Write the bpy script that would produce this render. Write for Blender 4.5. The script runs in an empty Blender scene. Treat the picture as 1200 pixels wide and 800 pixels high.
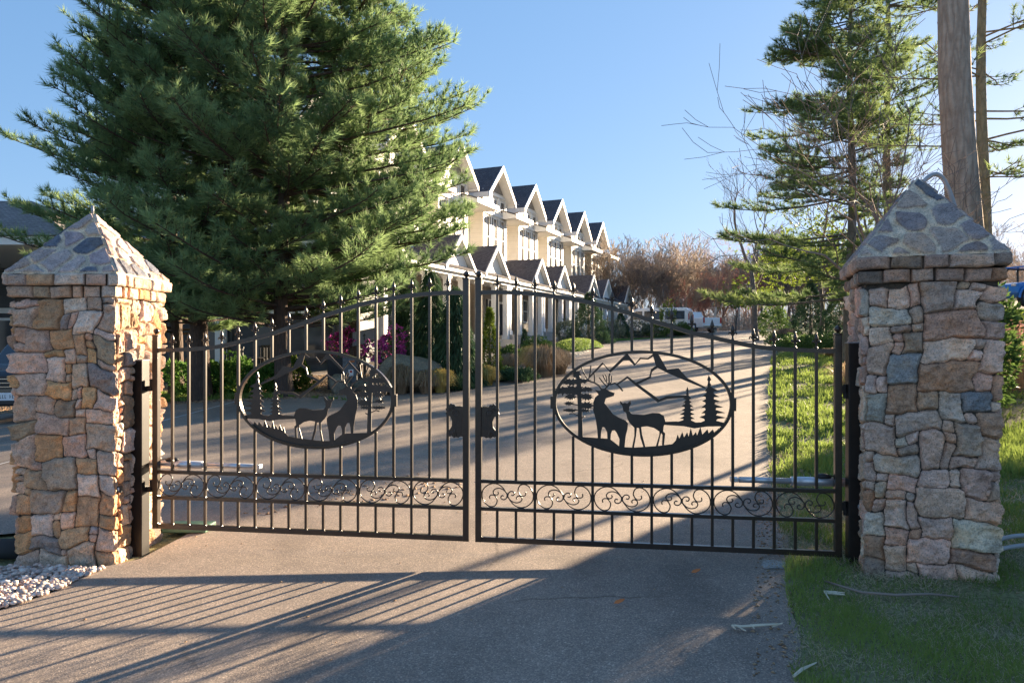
import bpy, bmesh, math, random
import numpy as np
from mathutils import Vector, Matrix
random.seed(7)
SC = bpy.context.scene
COL = SC.collection
F = 850.0; CH = 1.5; HY = 404.0
OFF = {}
R = math.radians

# ---------------------------------------------------------------- terrain
def sstep(a, b, x):
    t = np.clip((x - a) / (b - a), 0, 1); return t * t * (3 - 2 * t)
def gz(X, Y):
    X = np.asarray(X, float); Y = np.asarray(Y, float)
    Xc = np.clip(X, -30, 40)
    d = np.maximum(Y - 5.5, 0); up = np.where(d < 3, d * d / 6, d - 1.5) * 0.0385
    e = np.maximum(Y - 60, 0); up = up - np.where(e < 4, e * e / 8, e - 2) * 0.0385 - np.where(e > 4, (e - 4) * 0.02, 0)
    lf = np.maximum(-5 - Xc, 0)
    hs = np.maximum(Xc - (12 + 0.4 * np.maximum(Y - 25, 0)), 0); hill = 0.2 * np.where(hs < 2, hs * hs / 4, hs - 1)
    return hill + 0.05 + 0.03 * Xc + up - 0.03 * np.where(lf < 2, lf * lf / 4, lf - 1)
def g(x, y): return float(gz(x, y))
def W(px, py, Y): return Vector(((px - 600) * Y / F, Y, CH - (py - HY) * Y / F))
def G(px, py, Y0=3.0):
    """ground point seen at pixel (march along the ray)"""
    Y = Y0
    while Y < 90:
        p = W(px, py, Y)
        if p.z <= g(p.x, p.y): return Vector((p.x, p.y, g(p.x, p.y)))
        Y += 0.02 + Y * 0.002
    p = W(px, py, 62.0); return Vector((p.x, p.y, g(p.x, p.y)))

# ---------------------------------------------------------------- materials
def nmat(name):
    m = bpy.data.materials.new(name); m.use_nodes = True
    nt = m.node_tree; b = nt.nodes['Principled BSDF']
    return m, nt, b
def node(nt, t, **kw):
    n = nt.nodes.new(t)
    for k, v in kw.items():
        if k in n.inputs: n.inputs[k].default_value = v
        else: setattr(n, k, v)
    return n
def ramp(nt, fac, stops):
    r = nt.nodes.new('ShaderNodeValToRGB'); e = r.color_ramp.elements
    while len(e) > 1: e.remove(e[-1])
    e[0].position = stops[0][0]; e[0].color = (*stops[0][1], 1)
    for p, c in stops[1:]:
        x = e.new(p); x.color = (*c, 1)
    nt.links.new(fac, r.inputs[0]); return r.outputs[0]
def mix(nt, fac, a, b, mode='MIX'):
    n = nt.nodes.new('ShaderNodeMix'); n.data_type = 'RGBA'; n.blend_type = mode
    for s, v in ((0, fac), (6, a), (7, b)):
        if hasattr(v, 'links'): nt.links.new(v, n.inputs[s])
        elif isinstance(v, (int, float)): n.inputs[s].default_value = v
        else: n.inputs[s].default_value = (*v, 1)
    return n.outputs[2]
def noise(nt, scale, detail=4, rough=0.6, co=None, dist=0.0):
    n = node(nt, 'ShaderNodeTexNoise', Scale=scale, Detail=detail, Roughness=rough, Distortion=dist)
    if co is None: co = coord(nt)
    nt.links.new(co, n.inputs['Vector']); return n.outputs['Fac']
def coord(nt, kind='Object', scale=None):
    for n in nt.nodes:
        if n.bl_idname == 'ShaderNodeTexCoord': break
    else: n = nt.nodes.new('ShaderNodeTexCoord')
    o = n.outputs[kind]
    if scale is not None:
        mp = nt.nodes.new('ShaderNodeMapping'); mp.inputs['Scale'].default_value = scale
        nt.links.new(o, mp.inputs['Vector']); return mp.outputs[0]
    return o
def bump(nt, b, h, strength=0.3, dist=0.01):
    n = node(nt, 'ShaderNodeBump', Strength=strength, Distance=dist)
    nt.links.new(h, n.inputs['Height']); nt.links.new(n.outputs[0], b.inputs['Normal'])
def two(name, c1, c2, scale=8, rough=0.8, bs=0.3, bd=0.01, spec=0.3, metal=0.0, co_scale=None, lo=0.35, hi=0.65, detail=5):
    m, nt, b = nmat(name)
    co = coord(nt, 'Object', co_scale) if co_scale else None
    f = noise(nt, scale, detail, 0.65, co)
    nt.links.new(ramp(nt, f, [(lo, c1), (hi, c2)]), b.inputs['Base Color'])
    b.inputs['Roughness'].default_value = rough; b.inputs['Metallic'].default_value = metal
    b.inputs['Specular IOR Level'].default_value = spec
    if bs: bump(nt, b, f, bs, bd)
    return m
def leafmat(name, c1, c2, trans=0.35, rough=0.6, var=0.5):
    m, nt, b = nmat(name)
    a = node(nt, 'ShaderNodeAttribute'); a.attribute_name = 'tint'
    f = noise(nt, 0.9, 2, 0.5)
    mth = nt.nodes.new('ShaderNodeMath'); mth.operation = 'MULTIPLY_ADD'
    nt.links.new(f, mth.inputs[0]); mth.inputs[1].default_value = 0.9
    nt.links.new(a.outputs['Fac'], mth.inputs[2])
    c = ramp(nt, mth.outputs[0], [(0.35, c1), (1.1 if False else 1.0, c2)])
    nt.links.new(c, b.inputs['Base Color'])
    b.inputs['Roughness'].default_value = rough; b.inputs['Specular IOR Level'].default_value = 0.25
    t = nt.nodes.new('ShaderNodeBsdfTranslucent'); nt.links.new(c, t.inputs[0])
    mx = nt.nodes.new('ShaderNodeMixShader'); mx.inputs[0].default_value = trans
    nt.links.new(b.outputs[0], mx.inputs[1]); nt.links.new(t.outputs[0], mx.inputs[2])
    nt.links.new(mx.outputs[0], nt.nodes['Material Output'].inputs[0])
    return m
def flat(name, c, rough=0.5, metal=0.0, spec=0.5, var=0.12, scale=6, bs=0.05):
    c2 = tuple(x * (1 - var) for x in c); c1 = tuple(min(1, x * (1 + var)) for x in c)
    return two(name, c2, c1, scale, rough, bs, 0.004, spec, metal)

M = {}
def asphalt():
    m, nt, b = nmat('asphalt_weathered')
    big = noise(nt, 0.45, 6, 0.65); mid = noise(nt, 5, 5, 0.7)
    v = node(nt, 'ShaderNodeTexVoronoi', Scale=150.0); nt.links.new(coord(nt), v.inputs['Vector'])
    base = ramp(nt, big, [(0.3, (0.20, 0.165, 0.14)), (0.5, (0.275, 0.225, 0.188)), (0.72, (0.335, 0.275, 0.228))])
    c = mix(nt, 0.35, base, ramp(nt, mid, [(0.3, (0.17, 0.14, 0.12)), (0.7, (0.37, 0.305, 0.255))]))
    st = ramp(nt, v.outputs['Color'], [(0.0, (0.45, 0.43, 0.42)), (0.55, (0.9, 0.87, 0.84)), (0.82, (1.5, 1.4, 1.3)), (0.97, (2.6, 2.5, 2.3))])
    c = mix(nt, 0.68, c, st, 'MULTIPLY')
    # dark oil / wear blotches
    bl = noise(nt, 1.1, 3, 0.5, coord(nt, 'Object', (1, 0.35, 1)))
    c = mix(nt, 0.6, c, ramp(nt, bl, [(0.32, (0.55, 0.54, 0.54)), (0.47, (1, 1, 1)), (0.7, (1.12, 1.1, 1.08))]), 'MULTIPLY')
    cr = node(nt, 'ShaderNodeTexVoronoi', Scale=0.55); cr.feature = 'DISTANCE_TO_EDGE'
    wn = node(nt, 'ShaderNodeTexNoise', Scale=1.7, Detail=6.0); nt.links.new(coord(nt), wn.inputs['Vector'])
    nt.links.new(mix(nt, 0.25, coord(nt), wn.outputs['Color']), cr.inputs['Vector'])
    ms = noise(nt, 0.35, 2, 0.5)
    lines = mix(nt, ramp(nt, ms, [(0.52, (0, 0, 0)), (0.6, (1, 1, 1))]), (1, 1, 1), ramp(nt, cr.outputs['Distance'], [(0.0, (0.5, 0.48, 0.46)), (0.006, (1, 1, 1))]))
    c = mix(nt, 1.0, c, lines, 'MULTIPLY')
    nt.links.new(c, b.inputs['Base Color'])
    b.inputs['Roughness'].default_value = 0.82; b.inputs['Specular IOR Level'].default_value = 0.35
    bump(nt, b, v.outputs['Distance'], 0.3, 0.003); return m
def speck(name, c1, c2, c3, s1=3, s2=60, rough=0.95, bs=0.8, bd=0.02):
    m, nt, b = nmat(name)
    f1 = noise(nt, s1, 6, 0.7); f2 = noise(nt, s2, 3, 0.7)
    c = mix(nt, f2, ramp(nt, f1, [(0.35, c1), (0.65, c2)]), c3)
    c = mix(nt, 0.8, c, ramp(nt, f2, [(0.35, (0.5, 0.5, 0.5)), (0.6, (1.2, 1.2, 1.2))]), 'MULTIPLY')
    nt.links.new(c, b.inputs['Base Color']); b.inputs['Roughness'].default_value = rough
    b.inputs['Specular IOR Level'].default_value = 0.1
    bump(nt, b, f2, bs, bd); return m
def stonemat(name):
    m, nt, b = nmat(name)
    a = node(nt, 'ShaderNodeAttribute'); a.attribute_name = 'Col'
    f = noise(nt, 19, 8, 0.75); f2 = noise(nt, 120, 2, 0.6)
    c = mix(nt, 0.85, a.outputs['Color'], ramp(nt, f, [(0.25, (0.42, 0.42, 0.44)), (0.5, (1, 1, 1)), (0.72, (1.55, 1.46, 1.38))]), 'MULTIPLY')
    c = mix(nt, 0.7, c, ramp(nt, f2, [(0.32, (0.35, 0.35, 0.38)), (0.45, (1, 1, 1)), (0.7, (1.3, 1.3, 1.3))]), 'MULTIPLY')
    f3 = noise(nt, 5, 4, 0.6)
    c = mix(nt, 0.8, c, ramp(nt, f3, [(0.36, (0.78, 0.80, 0.84)), (0.5, (1, 1, 1)), (0.62, (1.12, 0.95, 0.78))]), 'MULTIPLY')
    nt.links.new(c, b.inputs['Base Color']); b.inputs['Roughness'].default_value = 0.85
    b.inputs['Specular IOR Level'].default_value = 0.25
    bump(nt, b, f, 0.8, 0.02); return m
def barkmat(name, c1, c2, sc=(9, 9, 1.6), s=3.0, bd=0.04):
    m, nt, b = nmat(name)
    v = node(nt, 'ShaderNodeTexVoronoi', Scale=s); v.feature = 'DISTANCE_TO_EDGE'
    co = coord(nt, 'Object', sc)
    nz = node(nt, 'ShaderNodeTexNoise', Scale=2.5, Detail=4.0); nt.links.new(co, nz.inputs['Vector'])
    ad = mix(nt, 0.35, co, nz.outputs['Color']); nt.links.new(ad, v.inputs['Vector'])
    f2 = noise(nt, 7, 5, 0.7)
    c = mix(nt, 0.6, ramp(nt, v.outputs['Distance'], [(0.0, tuple(x * .35 for x in c1)), (0.12, c1), (0.4, c2)]), ramp(nt, f2, [(0.3, c1), (0.7, c2)]))
    nt.links.new(c, b.inputs['Base Color']); b.inputs['Roughness'].default_value = 0.9
    bump(nt, b, v.outputs['Distance'], 0.8, bd); return m
def roofmat(name, c1, c2):
    m, nt, b = nmat(name)
    br = node(nt, 'ShaderNodeTexBrick', Scale=3.2); br.offset = 0.5
    nt.links.new(coord(nt), br.inputs['Vector'])
    for k, c in (('Color1', c1), ('Color2', c2), ('Mortar', tuple(x * .5 for x in c1))): br.inputs[k].default_value = (*c, 1)
    br.inputs['Mortar Size'].default_value = 0.02
    f = noise(nt, 12, 4, 0.7)
    nt.links.new(mix(nt, 0.6, br.outputs[0], ramp(nt, f, [(0.3, (0.6, 0.6, 0.6)), (0.7, (1.4, 1.4, 1.4))]), 'MULTIPLY'), b.inputs['Base Color'])
    b.inputs['Roughness'].default_value = 0.9; b.inputs['Specular IOR Level'].default_value = 0.1; bump(nt, b, f, 0.4, 0.02); return m
def sidingmat(name, c1, c2):
    m, nt, b = nmat(name)
    w = node(nt, 'ShaderNodeTexWave', Scale=1.1); w.wave_type = 'BANDS'; w.bands_direction = 'Z'; w.wave_profile = 'SAW'
    nt.links.new(coord(nt), w.inputs['Vector'])
    f = noise(nt, 3, 4, 0.6)
    nt.links.new(mix(nt, 0.5, ramp(nt, f, [(0.3, c1), (0.7, c2)]), ramp(nt, w.outputs['Fac'], [(0.0, (0.6, 0.6, 0.6)), (0.12, (1, 1, 1))]), 'MULTIPLY'), b.inputs['Base Color'])
    b.inputs['Roughness'].default_value = 0.7; bump(nt, b, w.outputs['Fac'], 0.6, 0.02); return m
def glassmat(name, c=(0.03, 0.035, 0.045)):
    m, nt, b = nmat(name)
    f = noise(nt, 0.7, 2, 0.5)
    nt.links.new(ramp(nt, f, [(0.35, tuple(x * .5 for x in c)), (0.65, tuple(x * 1.8 for x in c))]), b.inputs['Base Color'])
    b.inputs['Roughness'].default_value = 0.1; b.inputs['Specular IOR Level'].default_value = 0.5; return m

M['asphalt'] = asphalt()
M['iron'] = flat('black_bronze_paint', (0.034, 0.021, 0.014), 0.30, 0.0, 0.6, 0.25, 30, 0.04)
M['postiron'] = flat('black_post_paint', (0.014, 0.011, 0.010), 0.4, 0.0, 0.5, 0.3, 14, 0.05)
_b = M['iron'].node_tree.nodes['Principled BSDF']; _b.inputs['Specular IOR Level'].default_value = 0.55; _b.inputs['Coat Weight'].default_value = 0.2; _b.inputs['Coat Roughness'].default_value = 0.2
M['plate'] = flat('bronze_plate_paint', (0.042, 0.029, 0.021), 0.42, 0.0, 0.5, 0.25, 8, 0.04)
M['alu'] = flat('satin_aluminium', (0.62, 0.63, 0.66), 0.35, 0.6, 0.5, 0.08, 10, 0.02)
M['plastic_black'] = flat('black_plastic', (0.02, 0.02, 0.021), 0.45)
M['pipe'] = flat('grey_conduit_plastic', (0.36, 0.37, 0.39), 0.4, 0.0, 0.5, 0.1, 20)
M['stone'] = stonemat('fieldstone')
M['mulch'] = speck('bark_mulch', (0.085, 0.042, 0.026), (0.15, 0.075, 0.045), (0.19, 0.115, 0.075), 2.5, 28, bd=0.04)
M['mulch2'] = speck('faded_mulch', (0.12, 0.085, 0.065), (0.2, 0.14, 0.105), (0.24, 0.18, 0.14), 2.5, 28, bd=0.04)
M['soil'] = speck('grassy_soil', (0.16, 0.17, 0.08), (0.32, 0.27, 0.18), (0.2, 0.21, 0.1), 1.6, 35)
M['lawn'] = speck('lawn_sod', (0.045, 0.11, 0.015), (0.08, 0.16, 0.02), (0.06, 0.13, 0.02), 1.2, 40)
M['concrete'] = speck('walk_concrete', (0.33, 0.31, 0.29), (0.42, 0.40, 0.37), (0.38, 0.36, 0.33), 1.5, 90, 0.85, 0.2, 0.003)
M['gravelbase'] = speck('gravel_bed', (0.28, 0.24, 0.21), (0.42, 0.36, 0.32), (0.35, 0.3, 0.27), 4, 40)
M['line'] = flat('white_road_paint', (0.7, 0.7, 0.68), 0.7)
M['pebble'] = None
M['white'] = flat('white_trim_paint', (0.80, 0.78, 0.74), 0.55, var=0.05)
M['whitecol'] = flat('white_column_paint', (0.80, 0.80, 0.80), 0.5, var=0.04)
M['siding'] = sidingmat('cream_siding', (0.80, 0.75, 0.67), (0.87, 0.83, 0.76))
M['taupe'] = sidingmat('taupe_siding', (0.24, 0.21, 0.18), (0.30, 0.265, 0.225))
M['darksiding'] = sidingmat('slate_siding', (0.06, 0.065, 0.075), (0.09, 0.095, 0.105))
M['roof'] = roofmat('grey_shingle', (0.085, 0.080, 0.090), (0.14, 0.13, 0.14))
M['roof2'] = roofmat('pale_grey_shingle', (0.20, 0.18, 0.175), (0.28, 0.25, 0.245))
M['shutter'] = flat('black_shutter', (0.016, 0.017, 0.02), 0.5)
M['glass'] = glassmat('window_glass')
M['glasswarm'] = glassmat('curtained_glass', (0.11, 0.085, 0.06))
M['bark'] = barkmat('pine_bark', (0.07, 0.045, 0.034), (0.13, 0.088, 0.066))
M['barkbig'] = barkmat('furrowed_bark', (0.36, 0.24, 0.17), (0.62, 0.46, 0.35), (4.5, 4.5, .7), 3.4, 0.05)
M['barkgrey'] = barkmat('grey_bark', (0.11, 0.095, 0.085), (0.2, 0.175, 0.155), (5, 5, 2), 2.5)
M['barkwarm'] = barkmat('sunlit_bark', (0.22, 0.17, 0.10), (0.36, 0.28, 0.17), (5, 5, 2), 2.5)  # yellow sunlight on the slender trunk is put into this bark colour
M['twig'] = flat('grey_twigs', (0.22, 0.17, 0.14), 0.85, var=0.3, scale=0.6)
M['twigred'] = flat('reddish_twigs', (0.34, 0.17, 0.14), 0.85, var=0.3, scale=0.5)
M['twigtan'] = flat('tan_twigs', (0.34, 0.26, 0.19), 0.85, var=0.3, scale=0.5)
M['birch'] = flat('pale_bark', (0.42, 0.38, 0.34), 0.8, var=0.2, scale=2)
M['needle'] = leafmat('pine_needles', (0.115, 0.20, 0.095), (0.29, 0.40, 0.175), 0.44)
M['needleR'] = leafmat('sunlit_pine_needles', (0.08, 0.145, 0.06), (0.23, 0.30, 0.11), 0.45)
M['spruce'] = leafmat('spruce_needles', (0.03, 0.065, 0.035), (0.085, 0.15, 0.075), 0.2)
M['weep'] = leafmat('weeping_needles', (0.035, 0.07, 0.035), (0.09, 0.16, 0.075), 0.25)
M['yellowgreen'] = leafmat('yellow_green_leaves', (0.08, 0.13, 0.02), (0.22, 0.28, 0.04), 0.45)
M['midgreen'] = leafmat('mid_green_leaves', (0.07, 0.16, 0.03), (0.16, 0.30, 0.06), 0.45)
M['boxgreen'] = leafmat('box_leaves', (0.055, 0.105, 0.03), (0.13, 0.21, 0.055), 0.3)
M['greyleaf'] = leafmat('silver_green_leaves', (0.10, 0.13, 0.095), (0.2, 0.23, 0.16), 0.3)
M['magenta'] = leafmat('magenta_blossom', (0.42, 0.03, 0.24), (0.75, 0.13, 0.5), 0.4)
M['tangrass'] = leafmat('dry_ornamental_grass', (0.26, 0.18, 0.11), (0.55, 0.40, 0.26), 0.4)
M['goldgrass'] = leafmat('gold_ornamental_grass', (0.4, 0.3, 0.1), (0.7, 0.55, 0.18), 0.45)
M['grass'] = leafmat('grass_blades', (0.10, 0.16, 0.035), (0.26, 0.34, 0.08), 0.35)
M['grassdry'] = leafmat('dry_grass_blades', (0.32, 0.26, 0.16), (0.58, 0.48, 0.33), 0.3)
M['heath'] = leafmat('purple_heath', (0.25, 0.1, 0.16), (0.5, 0.3, 0.2), 0.4)
M['boulder'] = speck('lichen_boulder', (0.16, 0.145, 0.11), (0.27, 0.24, 0.19), (0.3, 0.27, 0.21), 3, 30, 0.9, 0.5, 0.03)
M['wallstone'] = speck('blue_grey_wall_stone', (0.13, 0.145, 0.16), (0.24, 0.25, 0.27), (0.2, 0.21, 0.22), 5, 30, 0.9, 0.6, 0.03)
M['carblack'] = flat('black_car_paint', (0.012, 0.012, 0.014), 0.12, 0.0, 0.8, 0.1)
M['carwhite'] = flat('white_van_paint', (0.75, 0.75, 0.76), 0.2, 0.0, 0.6, 0.03)
M['blue'] = flat('bright_blue_paint', (0.02, 0.17, 0.50), 0.25, 0.0, 0.6, 0.1)
M['rubber'] = flat('tyre_rubber', (0.022, 0.022, 0.023), 0.8)
M['wheeltan'] = flat('dusty_rim', (0.26, 0.19, 0.14), 0.6)
M['chrome'] = flat('chrome', (0.7, 0.7, 0.72), 0.15, 1.0)
M['redlens'] = flat('red_lens', (0.45, 0.012, 0.012), 0.2, 0.0, 0.6)
M['lamplens'] = flat('lamp_lens', (0.6, 0.6, 0.62), 0.1, 0.0, 0.8)
M['signgrey'] = flat('grey_sign_board', (0.22, 0.23, 0.25), 0.5)
M['wood'] = two('weathered_timber', (0.16, 0.10, 0.04), (0.30, 0.2, 0.08), 6, 0.8, 0.3, 0.01, co_scale=(6, 6, 1))
M['straw'] = flat('bleached_straw', (0.62, 0.55, 0.42), 0.8, var=0.2)
M['curbdark'] = flat('dark_kerb', (0.05, 0.05, 0.052), 0.8)
M['orange'] = flat('autumn_leaf', (0.55, 0.16, 0.04), 0.7)
M['greenlid'] = flat('green_plastic_lid', (0.12, 0.22, 0.15), 0.6)

# ---------------------------------------------------------------- object helpers
def tag(o, label=None, cat=None, group=None, kind=None):
    if label: o['label'] = label
    if cat: o['category'] = cat
    if group: o['group'] = group
    if kind: o['kind'] = kind
    return o
def mk(name, V, Fc, mat, parent=None, smooth=False, attrs=None, origin=None):
    V = np.asarray(V, dtype=np.float32).reshape(-1, 3)
    if parent is not None: o0 = OFF[parent.name]
    else: o0 = np.array(origin if origin is not None else (0, 0, 0), dtype=np.float32)
    me = bpy.data.meshes.new(name)
    if isinstance(Fc, np.ndarray):
        n, k = Fc.shape
        me.vertices.add(len(V)); me.vertices.foreach_set('co', (V - o0).ravel())
        me.loops.add(n * k); me.loops.foreach_set('vertex_index', Fc.astype(np.int32).ravel())
        me.polygons.add(n); me.polygons.foreach_set('loop_start', np.arange(0, n * k, k, dtype=np.int32))
        me.update(calc_edges=True)
    else:
        me.from_pydata((V - o0).tolist(), [], [tuple(int(i) for i in f) for f in Fc]); me.update()
    if smooth: me.polygons.foreach_set('use_smooth', np.ones(len(me.polygons), dtype=bool))
    if attrs:
        for k, a in attrs.items():
            a = np.asarray(a, dtype=np.float32)
            if a.ndim == 1:
                at = me.attributes.new(k, 'FLOAT', 'POINT'); at.data.foreach_set('value', a)
            else:
                if a.shape[1] == 3: a = np.hstack([a, np.ones((len(a), 1), dtype=np.float32)])
                at = me.attributes.new(k, 'FLOAT_COLOR', 'POINT'); at.data.foreach_set('color', a.ravel())
    me.materials.append(mat)
    o = bpy.data.objects.new(name, me); COL.objects.link(o)
    if parent is not None: o.parent = parent
    else: o.location = o0.tolist()
    OFF[o.name] = o0
    return o
def root(name, loc, label, cat, group=None):
    e = bpy.data.objects.new(name, None); e.location = loc; e.empty_display_size = 0.2
    COL.objects.link(e); OFF[e.name] = np.array(loc, dtype=np.float32); tag(e, label, cat, group); return e
class MB:
    def __init__(s): s.v = []; s.f = []
    def add(s, V, Fc):
        n = len(s.v); s.v += [tuple(p) for p in V]; s.f += [tuple(i + n for i in f) for f in Fc]; return s
    def box(s, c, d, ax=None, bev=0.0):
        """c centre, d full sizes, ax optional 3 axis vectors"""
        A = ax or (Vector((1, 0, 0)), Vector((0, 1, 0)), Vector((0, 0, 1))); c = Vector(c)
        if bev:
            bm = bmesh.new(); bmesh.ops.create_cube(bm, size=1)
            for v in bm.verts: v.co = Vector((v.co.x * d[0], v.co.y * d[1], v.co.z * d[2]))
            bmesh.ops.bevel(bm, geom=bm.edges[:], offset=bev, segments=2, affect='EDGES', profile=0.5)
            bm.verts.index_update()
            V = [c + A[0] * v.co.x + A[1] * v.co.y + A[2] * v.co.z for v in bm.verts]
            Fc = [[v.index for v in f.verts] for f in bm.faces]; bm.free(); return s.add(V, Fc)
        V = [c + A[0] * (d[0] / 2 * i) + A[1] * (d[1] / 2 * j) + A[2] * (d[2] / 2 * k) for i in (-1, 1) for j in (-1, 1) for k in (-1, 1)]
        return s.add(V, [(0, 1, 3, 2), (4, 6, 7, 5), (0, 4, 5, 1), (2, 3, 7, 6), (0, 2, 6, 4), (1, 5, 7, 3)])
    def tube(s, pts, r, n=8, cap=True):
        pts = [Vector(p) for p in pts]; m = len(pts)
        rr = r if isinstance(r, (list, tuple)) else [r] * m
        V = []; up = None
        for i, p in enumerate(pts):
            t = (pts[min(i + 1, m - 1)] - pts[max(i - 1, 0)]).normalized()
            if up is None: up = t.orthogonal().normalized()
            up = (up - t * up.dot(t)); up = up.normalized() if up.length > 1e-6 else t.orthogonal().normalized()
            w = t.cross(up)
            V += [p + (up * math.cos(a) + w * math.sin(a)) * rr[i] for a in [2 * math.pi * k / n for k in range(n)]]
        Fc = [(i * n + k, i * n + (k + 1) % n, (i + 1) * n + (k + 1) % n, (i + 1) * n + k) for i in range(m - 1) for k in range(n)]
        if cap: Fc += [tuple(range(n))[::-1], tuple(range((m - 1) * n, m * n))]
        return s.add(V, Fc)
    def lathe(s, c, prof, n=16, ax=None):
        A = ax or (Vector((1, 0, 0)), Vector((0, 1, 0)), Vector((0, 0, 1))); c = Vector(c); V = []
        for r, z in prof: V += [c + A[0] * (r * math.cos(a)) + A[1] * (r * math.sin(a)) + A[2] * z for a in [2 * math.pi * k / n for k in range(n)]]
        m = len(prof)
        Fc = [(i * n + k, i * n + (k + 1) % n, (i + 1) * n + (k + 1) % n, (i + 1) * n + k) for i in range(m - 1) for k in range(n)]
        Fc += [tuple(range(n))[::-1], tuple(range((m - 1) * n, m * n))]
        return s.add(V, Fc)
    def prism(s, poly, org, ux, uy, t0, t1):
        """extrude 2D polygon in plane (ux,uy) from t0 to t1 along normal"""
        org = Vector(org); nz = ux.cross(uy).normalized(); n = len(poly)
        V = [org + ux * a + uy * b + nz * t0 for a, b in poly] + [org + ux * a + uy * b + nz * t1 for a, b in poly]
        from mathutils.geometry import tessellate_polygon
        tr = tessellate_polygon([[Vector((a, b, 0)) for a, b in poly]])
        Fc = [tuple(t)[::-1] for t in tr] + [tuple(i + n for i in t) for t in tr]
        Fc += [(i, (i + 1) % n, n + (i + 1) % n, n + i) for i in range(n)]
        s.add(V, Fc)
        return s
    def quad(s, *P): return s.add(P, [tuple(range(len(P)))])
    def build(s, name, mat, parent=None, smooth=False, origin=None):
        o = mk(name, s.v, s.f, mat, parent, smooth, origin=origin)
        bm = bmesh.new(); bm.from_mesh(o.data); bmesh.ops.recalc_face_normals(bm, faces=bm.faces[:]); bm.to_mesh(o.data); bm.free()
        return o
def sheet(name, poly, mat, off=0.0, step=1.0, kind='structure', wob=0.0, **kw):
    """a surface sheet lying on the terrain, cut from an outline"""
    bm = bmesh.new()
    f = bm.faces.new([bm.verts.new((x, y, 0)) for x, y in poly])
    bmesh.ops.triangulate(bm, faces=[f])
    xs = [p[0] for p in poly]; ys = [p[1] for p in poly]
    for ax, lo, hi in ((0, min(xs), max(xs)), (1, min(ys), max(ys))):
        k = math.floor(lo / step) + 1
        while k * step < hi:
            co = [0, 0, 0]; no = [0, 0, 0]; co[ax] = k * step; no[ax] = 1
            bmesh.ops.bisect_plane(bm, geom=bm.verts[:] + bm.edges[:] + bm.faces[:], plane_co=co, plane_no=no); k += 1
    for v in bm.verts: v.co.z = g(v.co.x, v.co.y) + off
    bmesh.ops.recalc_face_normals(bm, faces=bm.faces[:])
    me = bpy.data.meshes.new(name); bm.to_mesh(me); bm.free()
    if me.polygons and me.polygons[0].normal.z < 0: me.flip_normals()
    me.materials.append(mat); o = bpy.data.objects.new(name, me); COL.objects.link(o)
    tag(o, kind=kind, **kw); OFF[o.name] = np.zeros(3, dtype=np.float32); return o
def copy_tree(src, loc, label=None, group=None, rz=0.0, sc=1.0, szz=1.0):
    r = src.copy(); COL.objects.link(r); r.location = loc; r.rotation_euler = (0, 0, rz); r.scale = (sc, sc, sc * szz)
    if label: r['label'] = label
    if group: r['group'] = group
    for ch in list(src.children):
        c = ch.copy(); COL.objects.link(c); c.parent = r
        for gch in list(ch.children):
            d = gch.copy(); COL.objects.link(d); d.parent = c
    return r

# ---------------------------------------------------------------- camera, light, sky
cam = bpy.data.cameras.new('camera'); cam.lens = 36 * F / 1200; cam.sensor_width = 36
cam.shift_y = (HY - 400) / 1200; cam.clip_end = 2000; cam.clip_start = 0.05
co = bpy.data.objects.new('camera', cam); COL.objects.link(co); co.location = (0, 0, CH); co.rotation_euler = (R(90), 0, 0)
SC.camera = co
AZ = R(41.6); EL = R(12.2)
sd = Vector((math.sin(AZ) * math.cos(EL), math.cos(AZ) * math.cos(EL), math.sin(EL)))
sun = bpy.data.lights.new('sun', 'SUN'); sun.energy = 3.9; sun.angle = R(0.8); sun.color = (1.0, 0.79, 0.54)
so = bpy.data.objects.new('sun', sun); COL.objects.link(so); so.rotation_euler = (-sd).to_track_quat('-Z', 'Y').to_euler(); so.location = (20, 20, 20)
w = bpy.data.worlds.new('World'); SC.world = w; w.use_nodes = True
sk = w.node_tree.nodes.new('ShaderNodeTexSky'); sk.sky_type = 'NISHITA'; sk.sun_disc = False
sk.sun_elevation = EL; sk.sun_rotation = AZ; sk.air_density = 1.0; sk.dust_density = 0.3; sk.ozone_density = 2.0
bg = w.node_tree.nodes['Background']; bg.inputs[1].default_value = 0.15
def vm(op, x, y):
    n = w.node_tree.nodes.new('ShaderNodeVectorMath'); n.operation = op
    for i, q in ((0, x), (1, y)):
        if hasattr(q, 'links'): w.node_tree.links.new(q, n.inputs[i])
        else: n.inputs[i].default_value = q
    return n.outputs[0]
# soft shoulder on the physical sky so the part near the sun keeps its blue
k = .15
y = vm('MULTIPLY', vm('POWER', vm('MULTIPLY', sk.outputs[0], (k, k, k)), (.60, .50, .45)), (.098, .122, .170))
cap = (1.5, 1.5, 1.5)
z = vm('DIVIDE', y, vm('ADD', vm('DIVIDE', y, cap), (1, 1, 1)))
w.node_tree.links.new(vm('MULTIPLY', z, (1 / k, 1 / k, 1 / k)), bg.inputs[0])
SC.view_settings.view_transform = 'Standard'; SC.view_settings.look = 'None'; SC.view_settings.exposure = 2.9; SC.view_settings.gamma = 1
SC.cycles.max_bounces = 6; SC.cycles.transparent_max_bounces = 4; SC.cycles.use_denoising = True
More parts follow.
